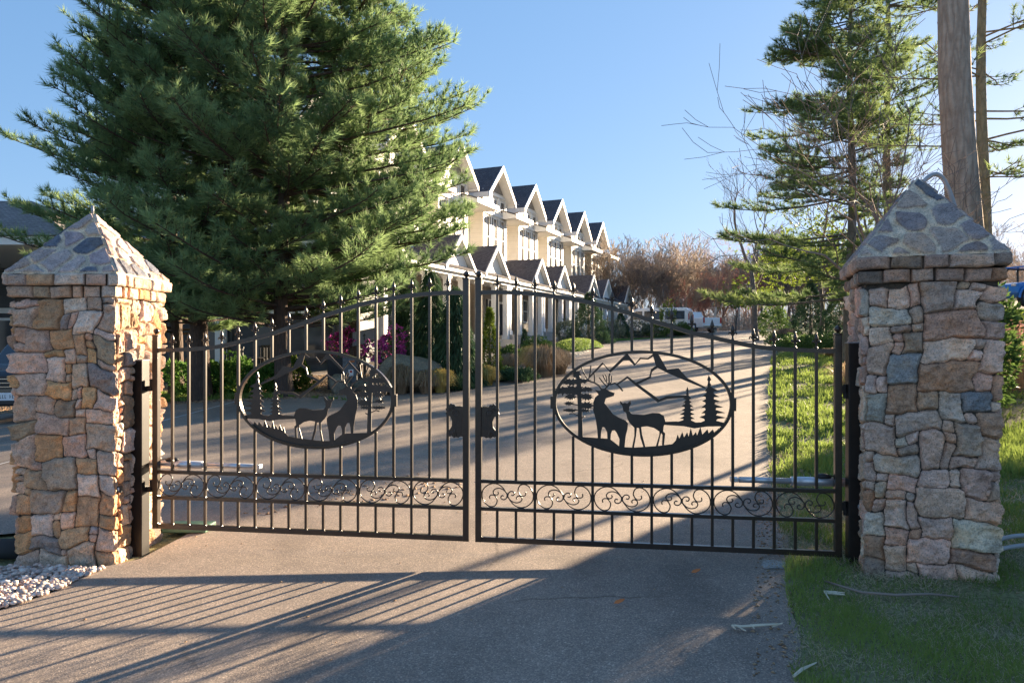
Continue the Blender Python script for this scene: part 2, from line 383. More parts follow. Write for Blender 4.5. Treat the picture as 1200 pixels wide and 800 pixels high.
# ---------------------------------------------------------------- stone pillars
def vnoise(seed, x, y, sx, sy, perx=None):
    """smooth value noise, optional period (in cells) along x"""
    r = np.random.RandomState(seed); nx = perx or 64; T = r.rand(nx, 64)
    u = x / sx; v = y / sy; i = np.floor(u).astype(int); j = np.floor(v).astype(int); fu = u - i; fv = v - j
    fu = fu * fu * (3 - 2 * fu); fv = fv * fv * (3 - 2 * fv)
    a = T[i % nx, j % 64]; b = T[(i + 1) % nx, j % 64]; c = T[i % nx, (j + 1) % 64]; d = T[(i + 1) % nx, (j + 1) % 64]
    return (a * (1 - fu) + b * fu) * (1 - fv) + (c * (1 - fu) + d * fu) * fv - 0.5
def usq(s):
    """unit square perimeter, s in [0,4): front (-y) face first going +x, then right, back, left"""
    k = np.floor(s).astype(int) % 4; t = (s - np.floor(s)) * 2 - 1
    x = np.choose(k, [t, np.ones_like(t), -t, -np.ones_like(t)]); y = np.choose(k, [-np.ones_like(t), t, np.ones_like(t), -t])
    return x, y
def ring_mesh(name, fn, ns, nt, mat, parent, capz=None):
    s = np.linspace(0, 4, ns, endpoint=False); t = np.linspace(0, 1, nt)
    S, T = np.meshgrid(s, t); V, C = fn(S.ravel(), T.ravel())
    idx = np.arange(ns * nt).reshape(nt, ns); nx = np.roll(idx, -1, axis=1)
    Q = np.stack([idx[:-1], nx[:-1], nx[1:], idx[1:]], -1).reshape(-1, 4)
    o = mk(name, V, Q, mat, parent, True, {'Col': C})
    return o
def pack(nx, ny, seed, sizes, wts, wrap=True):
    r = random.Random(seed); gr = -np.ones((nx, ny), int); rects = []
    for j in range(ny):
        order = list(range(nx))
        for i in order:
            if gr[i, j] >= 0: continue
            for _ in range(14):
                w, h = r.choices(sizes, wts)[0]
                if j + h > ny: h = ny - j
                ok = all(gr[(i + a) % nx, j + b] < 0 for a in range(w) for b in range(h)) and (wrap or i + w <= nx)
                if ok: break
            else: w = h = 1
            for a in range(w):
                for b in range(h): gr[(i + a) % nx, j + b] = len(rects)
            rects.append((i, j, w, h))
    return gr, rects
def pillar(loc, rot, z0, zb, zr, za, seed, palette, cap_pal, label, sizes, wts, over=(), right=False, c=0.056):
    cx, cy = loc; rt = root('stone_pillar', (cx, cy, z0), label, 'pillar')
    cr, sr = math.cos(rot), math.sin(rot); hw = 0.365; rr = np.random.RandomState(seed)
    def place(x, y, z): return np.stack([cx + x * cr - y * sr, cy + x * sr + y * cr, z], -1)
    per = 8 * hw; nx = int(round(per / c)); H = zb - z0 + 0.06; ny = int(round(H / (c * 0.97))); cz = H / ny; cs = per / nx
    gr, rects = pack(nx, ny, seed, sizes, wts)
    RC = np.array(rects, float); n = len(rects)
    pal = np.array([p[:3] for p in palette]); pw = np.array([p[3] for p in palette]); pw /= pw.sum()
    sc = pal[rr.choice(len(pal), n, p=pw)] * (0.82 + 0.36 * rr.rand(n, 1)) * (1 + 0.06 * (rr.rand(n, 3) - .5))
    prot = 0.013 + 0.018 * rr.rand(n); tx = (rr.rand(n) - .5) * 0.12; tz = (rr.rand(n) - .5) * 0.12; rad = 0.006 + 0.022 * rr.rand(n) ** 2
    for (os, oz, ocol) in over:
        i = int(os / 4 * nx) % nx; j = min(ny - 1, max(0, int((oz - z0 + .06) / cz))); sc[gr[i, j]] = ocol
    mort = np.array((0.075, 0.065, 0.055))
    def shaft(S, T):
        s = S / 4 * per; z = T * H
        ws = s + 0.085 * vnoise(seed + 1, s, z, per / 16, 0.19, 16) + 0.018 * vnoise(seed + 2, s, z, per / 60, 0.05, 60)
        wz = z + 0.075 * vnoise(seed + 3, s, z, per / 16, 0.19, 16) + 0.018 * vnoise(seed + 4, s, z, per / 60, 0.05, 60)
        ws = ws % per; wz = np.clip(wz, 0, H - 1e-4)
        I = np.minimum((ws / cs).astype(int), nx - 1); J = np.minimum((wz / cz).astype(int), ny - 1); k = gr[I, J]
        rw = RC[k, 2] * cs; rh = RC[k, 3] * cz
        lx = (ws - RC[k, 0] * cs) % per - rw / 2; lz = wz - RC[k, 1] * cz - rh / 2
        ra = np.minimum(rad[k], np.minimum(rw, rh) * .45)
        qx = np.abs(lx) - rw / 2 + ra; qz = np.abs(lz) - rh / 2 + ra
        d = -(np.hypot(np.maximum(qx, 0), np.maximum(qz, 0)) + np.minimum(np.maximum(qx, qz), 0) - ra) - 0.0035
        h = np.where(d > 0, np.clip(d / (0.010 + 0.010 * (vnoise(seed + 9, s, z, per / 40, .08, 40) + .5)), 0, 1), 0); h = h * (2 - h)
        disp = h * (prot[k] + tx[k] * lx + tz[k] * lz + 0.020 * vnoise(seed + 5, s, z, per / 60, .05, 60) + 0.010 * vnoise(seed + 15, s, z, per / 140, .022, 140) + 0.006 * vnoise(seed + 6, s, z, per / 300, .01, 300)) + np.clip(d, -.01, 0) * .8
        q = 0.94 + 0.06 * T
        hh = hw * q + disp - 0.012
        x, y = usq(S)
        # slightly round the arris
        lim = 1 - 0.02; x = np.where(np.abs(x) > lim, np.sign(x) * (lim + (np.abs(x) - lim) * .6), x); y = np.where(np.abs(y) > lim, np.sign(y) * (lim + (np.abs(y) - lim) * .6), y)
        C = np.where((d > -0.001)[:, None], sc[k], mort)
        st = vnoise(seed + 8, s, z, per / 30, .1, 30)[:, None]
        C = C * (1 + 0.25 * st)
        return place(x * hh, y * hh, z0 - 0.06 + z), C
    ring_mesh('stone_shaft', shaft, 720, 440, M['stone'], rt)
    # two projecting capstone courses
    hc = (zr - zb) / 2
    for lev in range(2):
        nb = 22 - lev * 4; r3 = np.random.RandomState(seed + 20 + lev)
        cuts = np.sort((np.arange(nb) + 0.55 * (r3.rand(nb) - .5)) / nb * 4)
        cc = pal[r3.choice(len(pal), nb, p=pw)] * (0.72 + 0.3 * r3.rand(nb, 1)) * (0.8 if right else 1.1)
        zz0 = zb + lev * hc; hb = hw + (0.012, 0.038)[lev]; pb = 0.016 * r3.rand(nb); zo = 0.010 * (r3.rand(nb) - .5)
        def course(S, T, cuts=cuts, cc=cc, zz0=zz0, hb=hb, pb=pb, zo=zo, sd_=seed + 40 + lev):
            k = (np.searchsorted(cuts, S, side='right') - 1) % len(cuts)
            a = cuts[k]; b = cuts[(k + 1) % len(cuts)]; wd = (b - a) % 4; l = (S - a) % 4
            sm = S / 4 * per
            d1 = np.minimum(l, wd - l) / 4 * per - 0.004; tt = np.clip((T - .12) / .76, 0, 1); d2 = np.minimum(tt, 1 - tt) * hc
            d = np.minimum(d1, d2 + .0)
            e = np.clip(d / 0.02, 0, 1); e = np.sqrt(np.clip(1 - (1 - e) ** 2, 0, 1))
            inner = (T < .08) | (T > .92)
            hh = hb - 0.03 + 0.03 * e + pb[k] + 0.012 * vnoise(sd_, sm, T * hc, per / 70, .03, 70) + .005 * vnoise(sd_ + 5, sm, T * hc, per / 200, .012, 200)
            hh = np.where(d1 < 0, hb - .035, hh); hh = np.where(inner, hb - .2, hh)
            x, y = usq(S); z = zz0 + tt * hc + 0.012 * vnoise(sd_ + 1, sm, T * 0, per / 30, 1, 30) + zo[k] * (d1 > 0)
            C = np.where((d1 > 0)[:, None] & (d2 > 0.001)[:, None], cc[k], mort * 1.2)
            return place(x * hh, y * hh, z), C
        ring_mesh('capstone_course', course, 520, 26, M['stone'], rt)
    # pyramid of stones set in wide mortar
    rs = np.random.RandomState(seed + 60); L = math.hypot(za - zr, hw + .03); hb = hw + 0.035
    sites = []; 
    for f in range(4):
        pts = []
        for _ in range(4000):
            v = rs.rand() * L * .97; u = (rs.rand() * 2 - 1) * hb * (1 - v / L) * .98
            if all((u - a) ** 2 + (v - b) ** 2 > (.125 + .05 * rs.rand()) ** 2 for a, b in pts): pts.append((u, v))
        sites.append(np.array(pts))
    cpal = np.array([p[:3] for p in cap_pal]); cw = np.array([p[3] for p in cap_pal]); cw /= cw.sum()
    scs = [cpal[rs.choice(len(cpal), len(p), p=cw)] * (.8 + .4 * rs.rand(len(p), 1)) for p in sites]
    jw = [rs.rand(len(p)) * .014 for p in sites]
    def pyr(S, T):
        t = T ** 0.9; x, y = usq(S); f = np.floor(S).astype(int) % 4; u = ((S - np.floor(S)) * 2 - 1) * hb * (1 - t); v = t * L
        disp = np.zeros_like(S); C = np.zeros((len(S), 3)); C[:] = (0.70, 0.56, 0.42)
        for k in range(4):
            m = f == k; P = sites[k]
            uu = u[m] + .03 * vnoise(seed + 61 + k, u[m] + 2, v[m], .07, .07); vv = v[m] + .03 * vnoise(seed + 71 + k, u[m] + 2, v[m], .07, .07)
            D = np.hypot(uu[:, None] - P[None, :, 0], (vv[:, None] - P[None, :, 1]) * 1.12); o = np.argsort(D, axis=1)[:, :2]
            d1 = np.take_along_axis(D, o[:, :1], 1)[:, 0]; d2 = np.take_along_axis(D, o[:, 1:2], 1)[:, 0]
            e = (d2 - d1) / 2 - .006 - jw[k][o[:, 0]]; e = np.minimum(e, (hb * (1 - v[m] / L) - np.abs(u[m])) * .7 - .006); e = np.minimum(e, v[m] - .012)
            h = np.clip(e / .006, 0, 1); disp[m] = h * .015 + .006 * vnoise(seed + 81, u[m] + 2, v[m], .02, .02) * h + .006 * vnoise(seed + 82, u[m] + 2, v[m], .04, .04)
            C[m] = np.where((h > .4)[:, None], scs[k][o[:, 0]], np.array((0.70, 0.56, 0.42))[None] * (1 + .25 * vnoise(seed + 83, u[m] + 2, v[m], .05, .05)[:, None]))
        hh = np.maximum(hb * (1 - t), 0.006) + disp * .7
        return place(x * hh, y * hh, zr - .005 + (za - zr) * t + disp * .6 - .03 * np.exp(-((1 - t) / .05) ** 2) * 0), C
    ring_mesh('pyramid_cap', pyr, 560, 170, M['stone'], rt)
    return rt
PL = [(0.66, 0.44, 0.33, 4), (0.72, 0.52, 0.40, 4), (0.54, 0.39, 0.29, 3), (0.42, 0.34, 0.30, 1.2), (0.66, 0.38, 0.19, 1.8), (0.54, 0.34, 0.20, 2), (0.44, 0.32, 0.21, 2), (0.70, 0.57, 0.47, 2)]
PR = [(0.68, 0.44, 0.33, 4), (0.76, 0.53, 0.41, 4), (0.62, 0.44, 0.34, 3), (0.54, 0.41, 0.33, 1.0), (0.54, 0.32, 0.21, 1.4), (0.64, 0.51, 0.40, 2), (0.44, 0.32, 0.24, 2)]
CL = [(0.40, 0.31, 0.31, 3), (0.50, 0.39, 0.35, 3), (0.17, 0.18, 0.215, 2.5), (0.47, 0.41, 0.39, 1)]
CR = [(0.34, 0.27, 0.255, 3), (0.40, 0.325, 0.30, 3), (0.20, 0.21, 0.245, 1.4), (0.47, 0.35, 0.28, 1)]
SZ = [(2, 2), (3, 2), (4, 2), (3, 3), (4, 3), (2, 3), (1, 1), (2, 1), (1, 2), (5, 3), (4, 4), (3, 4)]
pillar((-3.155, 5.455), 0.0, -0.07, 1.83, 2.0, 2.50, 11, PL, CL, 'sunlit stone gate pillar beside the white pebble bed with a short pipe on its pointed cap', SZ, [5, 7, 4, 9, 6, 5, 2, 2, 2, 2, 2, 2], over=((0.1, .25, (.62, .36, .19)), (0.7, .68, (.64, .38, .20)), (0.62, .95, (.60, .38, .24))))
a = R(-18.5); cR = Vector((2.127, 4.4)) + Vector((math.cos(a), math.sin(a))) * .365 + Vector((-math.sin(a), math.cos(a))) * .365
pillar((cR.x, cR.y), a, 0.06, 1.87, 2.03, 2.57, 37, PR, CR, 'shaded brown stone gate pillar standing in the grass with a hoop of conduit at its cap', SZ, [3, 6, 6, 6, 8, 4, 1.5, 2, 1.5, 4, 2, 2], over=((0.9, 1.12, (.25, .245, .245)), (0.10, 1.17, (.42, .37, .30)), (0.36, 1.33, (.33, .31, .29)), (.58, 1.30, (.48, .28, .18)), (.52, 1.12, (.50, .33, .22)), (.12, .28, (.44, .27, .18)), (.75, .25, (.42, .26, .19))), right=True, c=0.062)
MB().tube([(-3.155, 5.455, 2.485), (-3.155, 5.455, 2.545)], 0.011, 12).build('conduit_stub', M['pipe'], None, True, (-3.155, 5.455, 2.49)); tag(bpy.context.scene.objects['conduit_stub'], 'short upright pipe stub on the tip of the sunlit pillar cap', 'pipe')
p0 = Vector((cR.x + .03, cR.y + .05, 2.50)); pts = []
for k in range(15):
    t = k / 14; pts.append(p0 + Vector((0.02 + 0.30 * t ** .9, .02 + .05 * t, 0.03 + 0.11 * math.sin(min(1, t * 1.05) * math.pi) - .26 * t ** 2.4)))
tag(MB().tube(pts, 0.0145, 10).build('flexible_conduit', M['pipe'], None, True, p0), 'pale grey conduit hooping over the back of the shaded pillar cap', 'pipe')
for i, (x0, lab) in enumerate(((0, 'upper grey conduit pipe curving out of the grass beside the shaded pillar'), (1, 'lower grey conduit pipe curving through the grass beside the shaded pillar'))):
    pts = []
    for k in range(13):
        t = k / 12; x = 2.88 + t * .75; y = 4.62 - i * .06 + .16 * i * t
        pts.append((x, y, g(x, y) + .02 + (.12 - i * .07) * math.sin(min(1, t * 1.3) * math.pi * .8)))
    tag(MB().tube(pts, 0.014, 10).build('ground_conduit', M['pipe'], None, True, pts[0]), lab, 'pipe', 'grey conduits beside the shaded pillar')

# ---------------------------------------------------------------- gates
HL = Vector((-2.672, 5.41, 0)); HR = Vector((2.123, 4.676, 0)); U = (HR - HL).normalized(); N = Vector((-U.y, U.x, 0)); ZV = Vector((0, 0, 1))
LEAF = 2.403; ZB = .155; ZLO = .367; ZUP = .557; ZT = 1.463
yl = [410, 410, 409.3, 408, 405.8, 401.3, 396.4, 391.4, 384.4, 378, 370, 363.8, 357.4, 352.5, 348.9, 345.8, 344, 343, 343.3]
xl = [182, 204.4, 222.8, 242, 261, 280.6, 300.2, 319.6, 339.4, 359.4, 379.6, 399.6, 420.5, 441.5, 462, 483.5, 505, 526, 547]
ztop = [1.5 - (y - HY) * (5 / (1 + .00018 * (x - 600))) / F for x, y in zip(xl, yl)]
def zt(s):
    q = max(0, min(17.999, s / LEAF * 18)); i = int(q); f = q - i
    pm = ztop[max(i - 1, 0)]; a = ztop[i]; b = ztop[i + 1]; pn = ztop[min(i + 2, 18)]
    return a + .5 * f * (b - pm + f * (2 * pm - 5 * a + 4 * b - pn + f * (3 * (a - b) + pn - pm)))
EC = LEAF * 9.5 / 18; EA = LEAF * 4.5 / 18 - .007; EB = .355; EZ = 1.108
def cx2(x): return (x - 587) / 522 * EA
def cz2(y): return -(y - 423) / 319 * EB
def stroke(poly, w):
    """variable-width polyline -> polygon"""
    P = [Vector((x, y)) for x, y in poly]; n = len(P); ws = w if isinstance(w, (list, tuple)) else [w] * n; Lf = []; Rt = []
    for i in range(n):
        t = (P[min(i + 1, n - 1)] - P[max(i - 1, 0)]).normalized(); m = Vector((-t.y, t.x)) * ws[i] / 2
        Lf.append(tuple(P[i] + m)); Rt.append(tuple(P[i] - m))
    return Lf + Rt[::-1]
def spruce2(ax, y0, y1, wl, wr, n, seed):
    r = random.Random(seed); Lp = []; Rp = []
    for i in range(n):
        t = (i + 1) / n; y = y0 + (y1 - y0) * t * .97; tt = .12 + .88 * t if t > .12 else .1
        for side, w, A in ((-1, wl, Lp), (1, wr, Rp)):
            ext = w * (0.25 + .75 * t) * r.uniform(.75, 1.1)
            if t < .25: ext = w * .12 + 2
            A.append((ax + side * ext * .42, y - (y1 - y0) / n * .55)); A.append((ax + side * ext, y - (y1 - y0) / n * .1 * r.uniform(-1, 1.6)))
            A.append((ax + side * ext * .5, y + 3))
    return [(ax, y0)] + Rp + [(ax + wr * .3, y1), (ax - wl * .3, y1)] + Lp[::-1]
def tuft2(x, y, w, h, seed):
    r = random.Random(seed); P = []; n = 13
    for i in range(2 * n):
        a = 2 * math.pi * i / (2 * n); k = r.uniform(.85, 1.15) if i % 2 else r.uniform(.5, .75)
        P.append((x + w / 2 * math.cos(a) * k, y + h / 2 * math.sin(a) * k))
    return P
def art():
    A = []
    # ground mound with grass
    top = [(205, 630), (400, 640), (432, 664), (462, 688), (540, 690), (600, 685), (690, 676), (765, 664), (785, 642), (795, 605), (805, 630), (822, 590), (832, 622), (850, 592), (858, 618), (870, 565), (882, 612), (900, 588), (906, 610), (925, 558), (936, 604), (965, 572), (972, 595), (995, 572), (1003, 590), (1040, 556)]
    a0 = math.atan2((556 - 423) / 319, (1052 - 587) / 522); a1 = math.atan2((630 - 423) / 319, (190 - 587) / 522); el = []
    for k in range(31):
        t = a0 + (a1 - a0) * k / 30; el.append((587 + 522 * .985 * math.cos(t), 423 + 319 * .985 * math.sin(t)))
    A.append(top + el)
    A.append([(430, 362), (425, 380), (400, 388), (378, 395), (370, 425), (395, 455), (420, 490), (455, 510), (495, 528), (508, 545), (505, 580), (495, 620), (488, 692), (455, 692), (458, 640), (440, 600), (430, 588), (415, 590), (408, 610), (405, 658), (388, 650), (385, 600), (372, 572), (358, 570), (350, 600), (348, 645), (331, 645), (328, 590), (318, 520), (304, 470), (304, 420), (315, 390), (335, 372), (310, 343), (345, 350), (350, 336), (375, 336), (400, 352)])
    A.append([(462, 408), (478, 425), (488, 420), (505, 425), (522, 405), (526, 425), (515, 445), (515, 470), (530, 488), (600, 492), (650, 480), (690, 480), (715, 495), (725, 530), (715, 560), (712, 590), (724, 600), (717, 672), (705, 672), (708, 610), (700, 600), (695, 620), (682, 679), (670, 679), (690, 610), (690, 590), (660, 570), (620, 560), (585, 565), (590, 610), (610, 687), (598, 687), (580, 630), (572, 572), (560, 570), (555, 620), (543, 692), (531, 692), (545, 620), (545, 570), (520, 545), (505, 520), (497, 480), (482, 474), (475, 440), (462, 425)])
    for s, w in (([(352, 340), (338, 318), (308, 300), (268, 288), (228, 300), (190, 305)], 9), ([(310, 302), (312, 268), (306, 238)], 7), ([(275, 288), (285, 240), (290, 196)], 7), ([(272, 282), (250, 250), (232, 205)], 7), ([(372, 340), (388, 322), (398, 296), (396, 262), (402, 244)], 9), ([(392, 320), (410, 296), (412, 258)], 6), ([(385, 324), (362, 300), (338, 268)], 7), ([(388, 305), (372, 282), (360, 252)], 6), ([(384, 290), (380, 262), (372, 248)], 6)):
        A.append(stroke(s, w))
    A.append(stroke([(280, 268), (360, 182), (402, 232), (500, 135)], [10, 13, 16, 18])); A.append(stroke([(500, 132), (548, 190), (580, 152), (625, 154), (660, 128)], [16, 14, 10, 10, 12]))
    A.append([(462, 172), (500, 118), (545, 176), (548, 198), (515, 165), (480, 165)])
    A.append([(648, 118), (684, 125), (735, 218), (800, 210), (850, 268), (948, 318), (958, 334), (840, 285), (790, 262), (735, 238), (680, 208), (648, 232), (640, 272), (566, 308), (553, 298), (632, 260), (642, 216), (670, 196)])
    A.append(stroke([(402, 312), (432, 302), (452, 318), (478, 350)], 9)); A.append(stroke([(446, 308), (505, 266), (560, 312), (685, 406), (732, 386), (860, 376)], [10, 14, 16, 20, 18, 12]))
    A.append(spruce2(972, 248, 548, 58, 108, 9, 3)); A.append(spruce2(851, 320, 540, 52, 52, 9, 4))
    A.append([(716, 532), (790, 528), (830, 536), (960, 530), (1072, 534), (1066, 552), (960, 556), (890, 568), (830, 556), (716, 550)])
    A.append([(204, 232), (216, 232), (232, 300), (236, 450), (242, 638), (214, 638), (212, 450), (204, 300)])
    for i, (x, y, ww, hh) in enumerate(((205, 250, 50, 34), (170, 298, 100, 30), (236, 290, 90, 22), (128, 352, 110, 34), (190, 348, 110, 40), (262, 342, 76, 22), (170, 388, 70, 24), (262, 388, 84, 30), (160, 428, 60, 18), (262, 440, 92, 30), (165, 470, 80, 16), (250, 470, 70, 16))):
        A.append(tuft2(x, y, ww * 1.25, hh * 1.7, i))
    for s in ([(220, 470), (180, 468), (132, 472)], [(222, 505), (185, 488), (160, 492)], [(230, 520), (252, 505)], [(222, 440), (160, 428)], [(226, 450), (290, 455)]): A.append(stroke(s, 6))
    return A
ART = art()
SCR = [[(330, 270), (290, 210), (240, 165), (180, 148), (110, 165), (50, 220), (32, 290), (50, 360), (90, 410), (140, 432), (190, 415), (212, 360), (200, 320), (180, 290)], [(325, 265), (290, 225), (240, 205), (190, 215), (165, 250), (180, 290)], [(180, 290), (140, 290), (122, 310), (128, 338)], [(180, 290), (215, 285), (230, 262), (218, 248)], [(330, 270), (325, 315), (300, 340), (270, 338), (255, 315), (270, 292), (290, 298)]]
def catmull(P, k=4):
    P = [Vector(p) for p in P]; out = []
    for i in range(len(P) - 1):
        a = P[max(i - 1, 0)]; b = P[i]; c = P[i + 1]; d = P[min(i + 2, len(P) - 1)]
        for j in range(k):
            t = j / k; out.append(.5 * ((2 * b) + (c - a) * t + (2 * a - 5 * b + 4 * c - d) * t * t + (3 * b - a - 3 * c + d) * t ** 3))
    return out + [P[-1]]
def leaf(hinge, u, label, flip):
    nrm = Vector((-u.y, u.x, 0)) * (1 if u.x > 0 else -1)   # away from camera
    P = lambda s, z, t=0: hinge + u * s + ZV * z + nrm * t
    AX = (u, nrm, ZV)
    rt = root('swing_gate', hinge + ZV * .1, label, 'gate', 'leaves of the double driveway gate')
    sw = .043
    for s0, ztp in ((sw / 2, 1.565), (LEAF - sw / 2, 1.955)):
        m = MB().box(P(s0, (.137 + ztp) / 2), (sw, sw, ztp - .137), AX, .003); st = m.build('stile', M['iron'], rt)
        b = MB().box(P(s0, ztp + .004), (sw + .006, sw + .006, .012), AX, .003)
        b.lathe(P(s0, ztp + .012), [(.010, 0), (.010, .006), (.016, .010), (.0205, .018), (.022, .026), (.019, .037), (.010, .044), (.001, .047)], 14); b.build('ball_cap', M['iron'], st, True)
    i0, i1 = sw, LEAF - sw
    for z, h in ((ZB, .036), (ZLO, .024), (ZUP, .024)):
        MB().box(P((i0 + i1) / 2, z), (i1 - i0, .034, h), AX, .002).build('cross_rail', M['iron'], rt)
    m = MB(); n = 60; V = []; 
    for k in range(n + 1):
        s = i0 + (i1 - i0) * k / n; ds = .01; sl = (zt(s + ds) - zt(s - ds)) / (2 * ds); tn = Vector((1, sl)).normalized(); nn = Vector((-tn.y, tn.x)) * .014
        for sg, dp in ((-1, -1), (1, -1), (1, 1), (-1, 1)): V.append(P(s + nn.x * sg, zt(s) + nn.y * sg, dp * .018))
    Fc = [(4 * k + j, 4 * k + (j + 1) % 4, 4 * k + 4 + (j + 1) % 4, 4 * k + 4 + j) for k in range(n) for j in range(4)] + [(0, 1, 2, 3), (4 * n + 3, 4 * n + 2, 4 * n + 1, 4 * n)]
    m.add(V, Fc).build('arched_top_rail', M['iron'], rt)
    bw = .0185
    for i in range(1, 18):
        s = sw / 2 + (LEAF - sw) * i / 18; zc = zt(s)
        bar = lambda z0, z1: MB().box(P(s, (z0 + z1) / 2), (bw, bw, z1 - z0), AX, .0015).build('picket', M['iron'], rt)
        if abs(s - EC) < EA - .01:
            ye = EB * math.sqrt(1 - ((s - EC) / EA) ** 2)
            pk = bar(EZ + ye, zc - .01); bar(ZUP + .012, EZ - ye)
        else: pk = bar(ZUP + .012, zc - .01)
        if i % 3 == 0: bar(ZLO + .012, ZUP - .012)
        if not (flip is False and i == 17): bar(ZB + .018, ZLO - .012)
        f = MB(); b0 = zc + .013
        f.lathe(P(s, b0), [(.010, 0), (.010, .006), (.006, .010), (.006, .028), (.0095, .032), (.006, .037), (.0075, .045), (.0135, .062), (.012, .074), (.006, .092), (.0015, .108)], 8, AX)
        for sg in (-1, 1):
            f.tube([P(s, b0 + .034), P(s + sg * .012, b0 + .046), P(s + sg * .021, b0 + .050), P(s + sg * .026, b0 + .042), P(s + sg * .023, b0 + .034)], [.006, .006, .0055, .004, .002], 6)
        f.build('spear_finial', M['iron'], pk, True)
    # scrollwork panels
    for j in range(6):
        s0 = sw + bw / 2 if j == 0 else sw / 2 + (LEAF - sw) * (3 * j) / 18 + bw / 2
        s1 = LEAF - sw if j == 5 else sw / 2 + (LEAF - sw) * (3 * j + 3) / 18 - bw / 2
        if j == 0: s0 = sw
        m = MB()
        for rotk in (0, 1):
            for C in SCR:
                Q = []
                for x, y in C:
                    if rotk: x, y = 670 - x, 580 - y
                    x = 335 + (x - 335) * 1.03
                    fx = 1 - (x - 20) / 630
                    Q.append(P(s0 + (s1 - s0) * fx, (ZLO + ZUP) / 2 - (y - 290) / 290 * (ZUP - ZLO - .026)))
                Q = catmull(Q, 4); n = len(Q); m.tube(Q, .0042, 6)
        for x, y in ((333, 275), (337, 305), (180, 290), (490, 290)):
            fx = 1 - (x - 20) / 630
            m.lathe(P(s0 + (s1 - s0) * fx, (ZLO + ZUP) / 2 - (y - 290) / 290 * (ZUP - ZLO - .026)), [(.001, -.008), (.006, -.006), (.008, 0), (.006, .006), (.001, .008)], 8, AX)
        m.build('scroll_panel', M['iron'], rt, True)
    # medallion: oval ring + cut-out scene
    m = MB(); n = 96; V = []
    for k in range(n):
        t = 2 * math.pi * k / n; c, s_ = math.cos(t), math.sin(t)
        for w, dp in ((0, -.016), (-.020, -.016), (-.020, .016), (0, .016)): V.append(P(EC + (EA + w) * c, EZ + (EB + w) * s_, dp))
    m.add(V, [(4 * k + j, 4 * k + (j + 1) % 4, 4 * ((k + 1) % n) + (j + 1) % 4, 4 * ((k + 1) % n) + j) for k in range(n) for j in range(4)])
    for sg in (-1, 1): m.box(P(EC + sg * (EA + .004), EZ), (.03, .03, .085), AX, .002)
    med = m.build('oval_medallion', M['iron'], rt)
    names = {0: 'grassy_mound', 1: 'stag_cutout', 2: 'doe_cutout'}
    sign = -1 if flip else 1   # scene reads left-to-right on the leaf hinged at right
    rest = MB()
    for k, poly in enumerate(ART):
        pp = [(EC + (-1 if True else 1) * cx2(x), cz2(y) + EZ) for x, y in poly]
        t0 = -.002 - .00012 * k; t1 = .002 + .00012 * k
        mm = MB() if k in names else rest
        mm.prism(pp, hinge, u, ZV, t0, t1)
        if k in names: mm.build(names[k], M['plate'], med)
    rest.build('woodland_cutout', M['plate'], med)
    # ornate latch plate near the meeting stile
    LP = [(0, .085), (.018, .088), (.04, .086), (.048, .098), (.058, .094), (.066, .104), (.076, .092), (.086, .094), (.086, .080), (.096, .072), (.090, .058), (.096, .044), (.084, .036), (.070, .030), (.060, .005), (.062, -.025), (.074, -.045), (.088, -.056), (.082, -.072), (.074, -.082), (.060, -.080), (.050, -.090), (.038, -.084), (.025, -.088), (.012, -.080), (0, -.082)]
    zc = .965; s_in = LEAF - sw; K = lambda a, b, t=-.0125: P(s_in - a * 1.3, zc + b * 1.25, t)
    lp = MB().prism([(s_in - a * 1.3, zc + b * 1.25) for a, b in LP], hinge, u, ZV, -.011, .011)
    lp.tube([K(.040 + .022 * (1 - k / 22) * math.cos(k * .62), .048 + .022 * (1 - k / 22) * math.sin(k * .62)) for k in range(20)], .0035, 6)
    for k in range(4): lp.tube([K(.045 + .004 * k, .060 + .004 * k), K(.060 + .008 * k, .098 - .012 * k)], [.003, .0048], 6)
    for k in range(4): lp.tube([K(.045, -.045), K(.035 + .013 * k, -.083 + .004 * k)], [.003, .0048], 6)
    for a in range(5):
        for b in range(9): lp.lathe(K(.012 + a * .0095, -.045 + b * .009 + (a % 2) * .0045, -.0105), [(.0036, 0), (.0026, .002), (.0005, .003)], 6, (u, ZV, -nrm))
    lp.build('latch_plate', M['iron'], rt)
    # hinges
    for z in (1.20, .45):
        h = MB().tube([P(-.022, z - .045), P(-.022, z + .045)], .011, 10); h.box(P(-.010, z + .012), (.030, .03, .05), AX, .002); h.box(P(-.036, z - .025), (.032, .03, .04), AX, .002)
        h.build('hinge', M['postiron'], rt)
    return rt
GLl = leaf(HL, U, 'driveway gate leaf hinged at the sunlit stone pillar', False)
GRl = leaf(HR, -U, 'driveway gate leaf hinged at the shaded stone pillar in the grass', True)

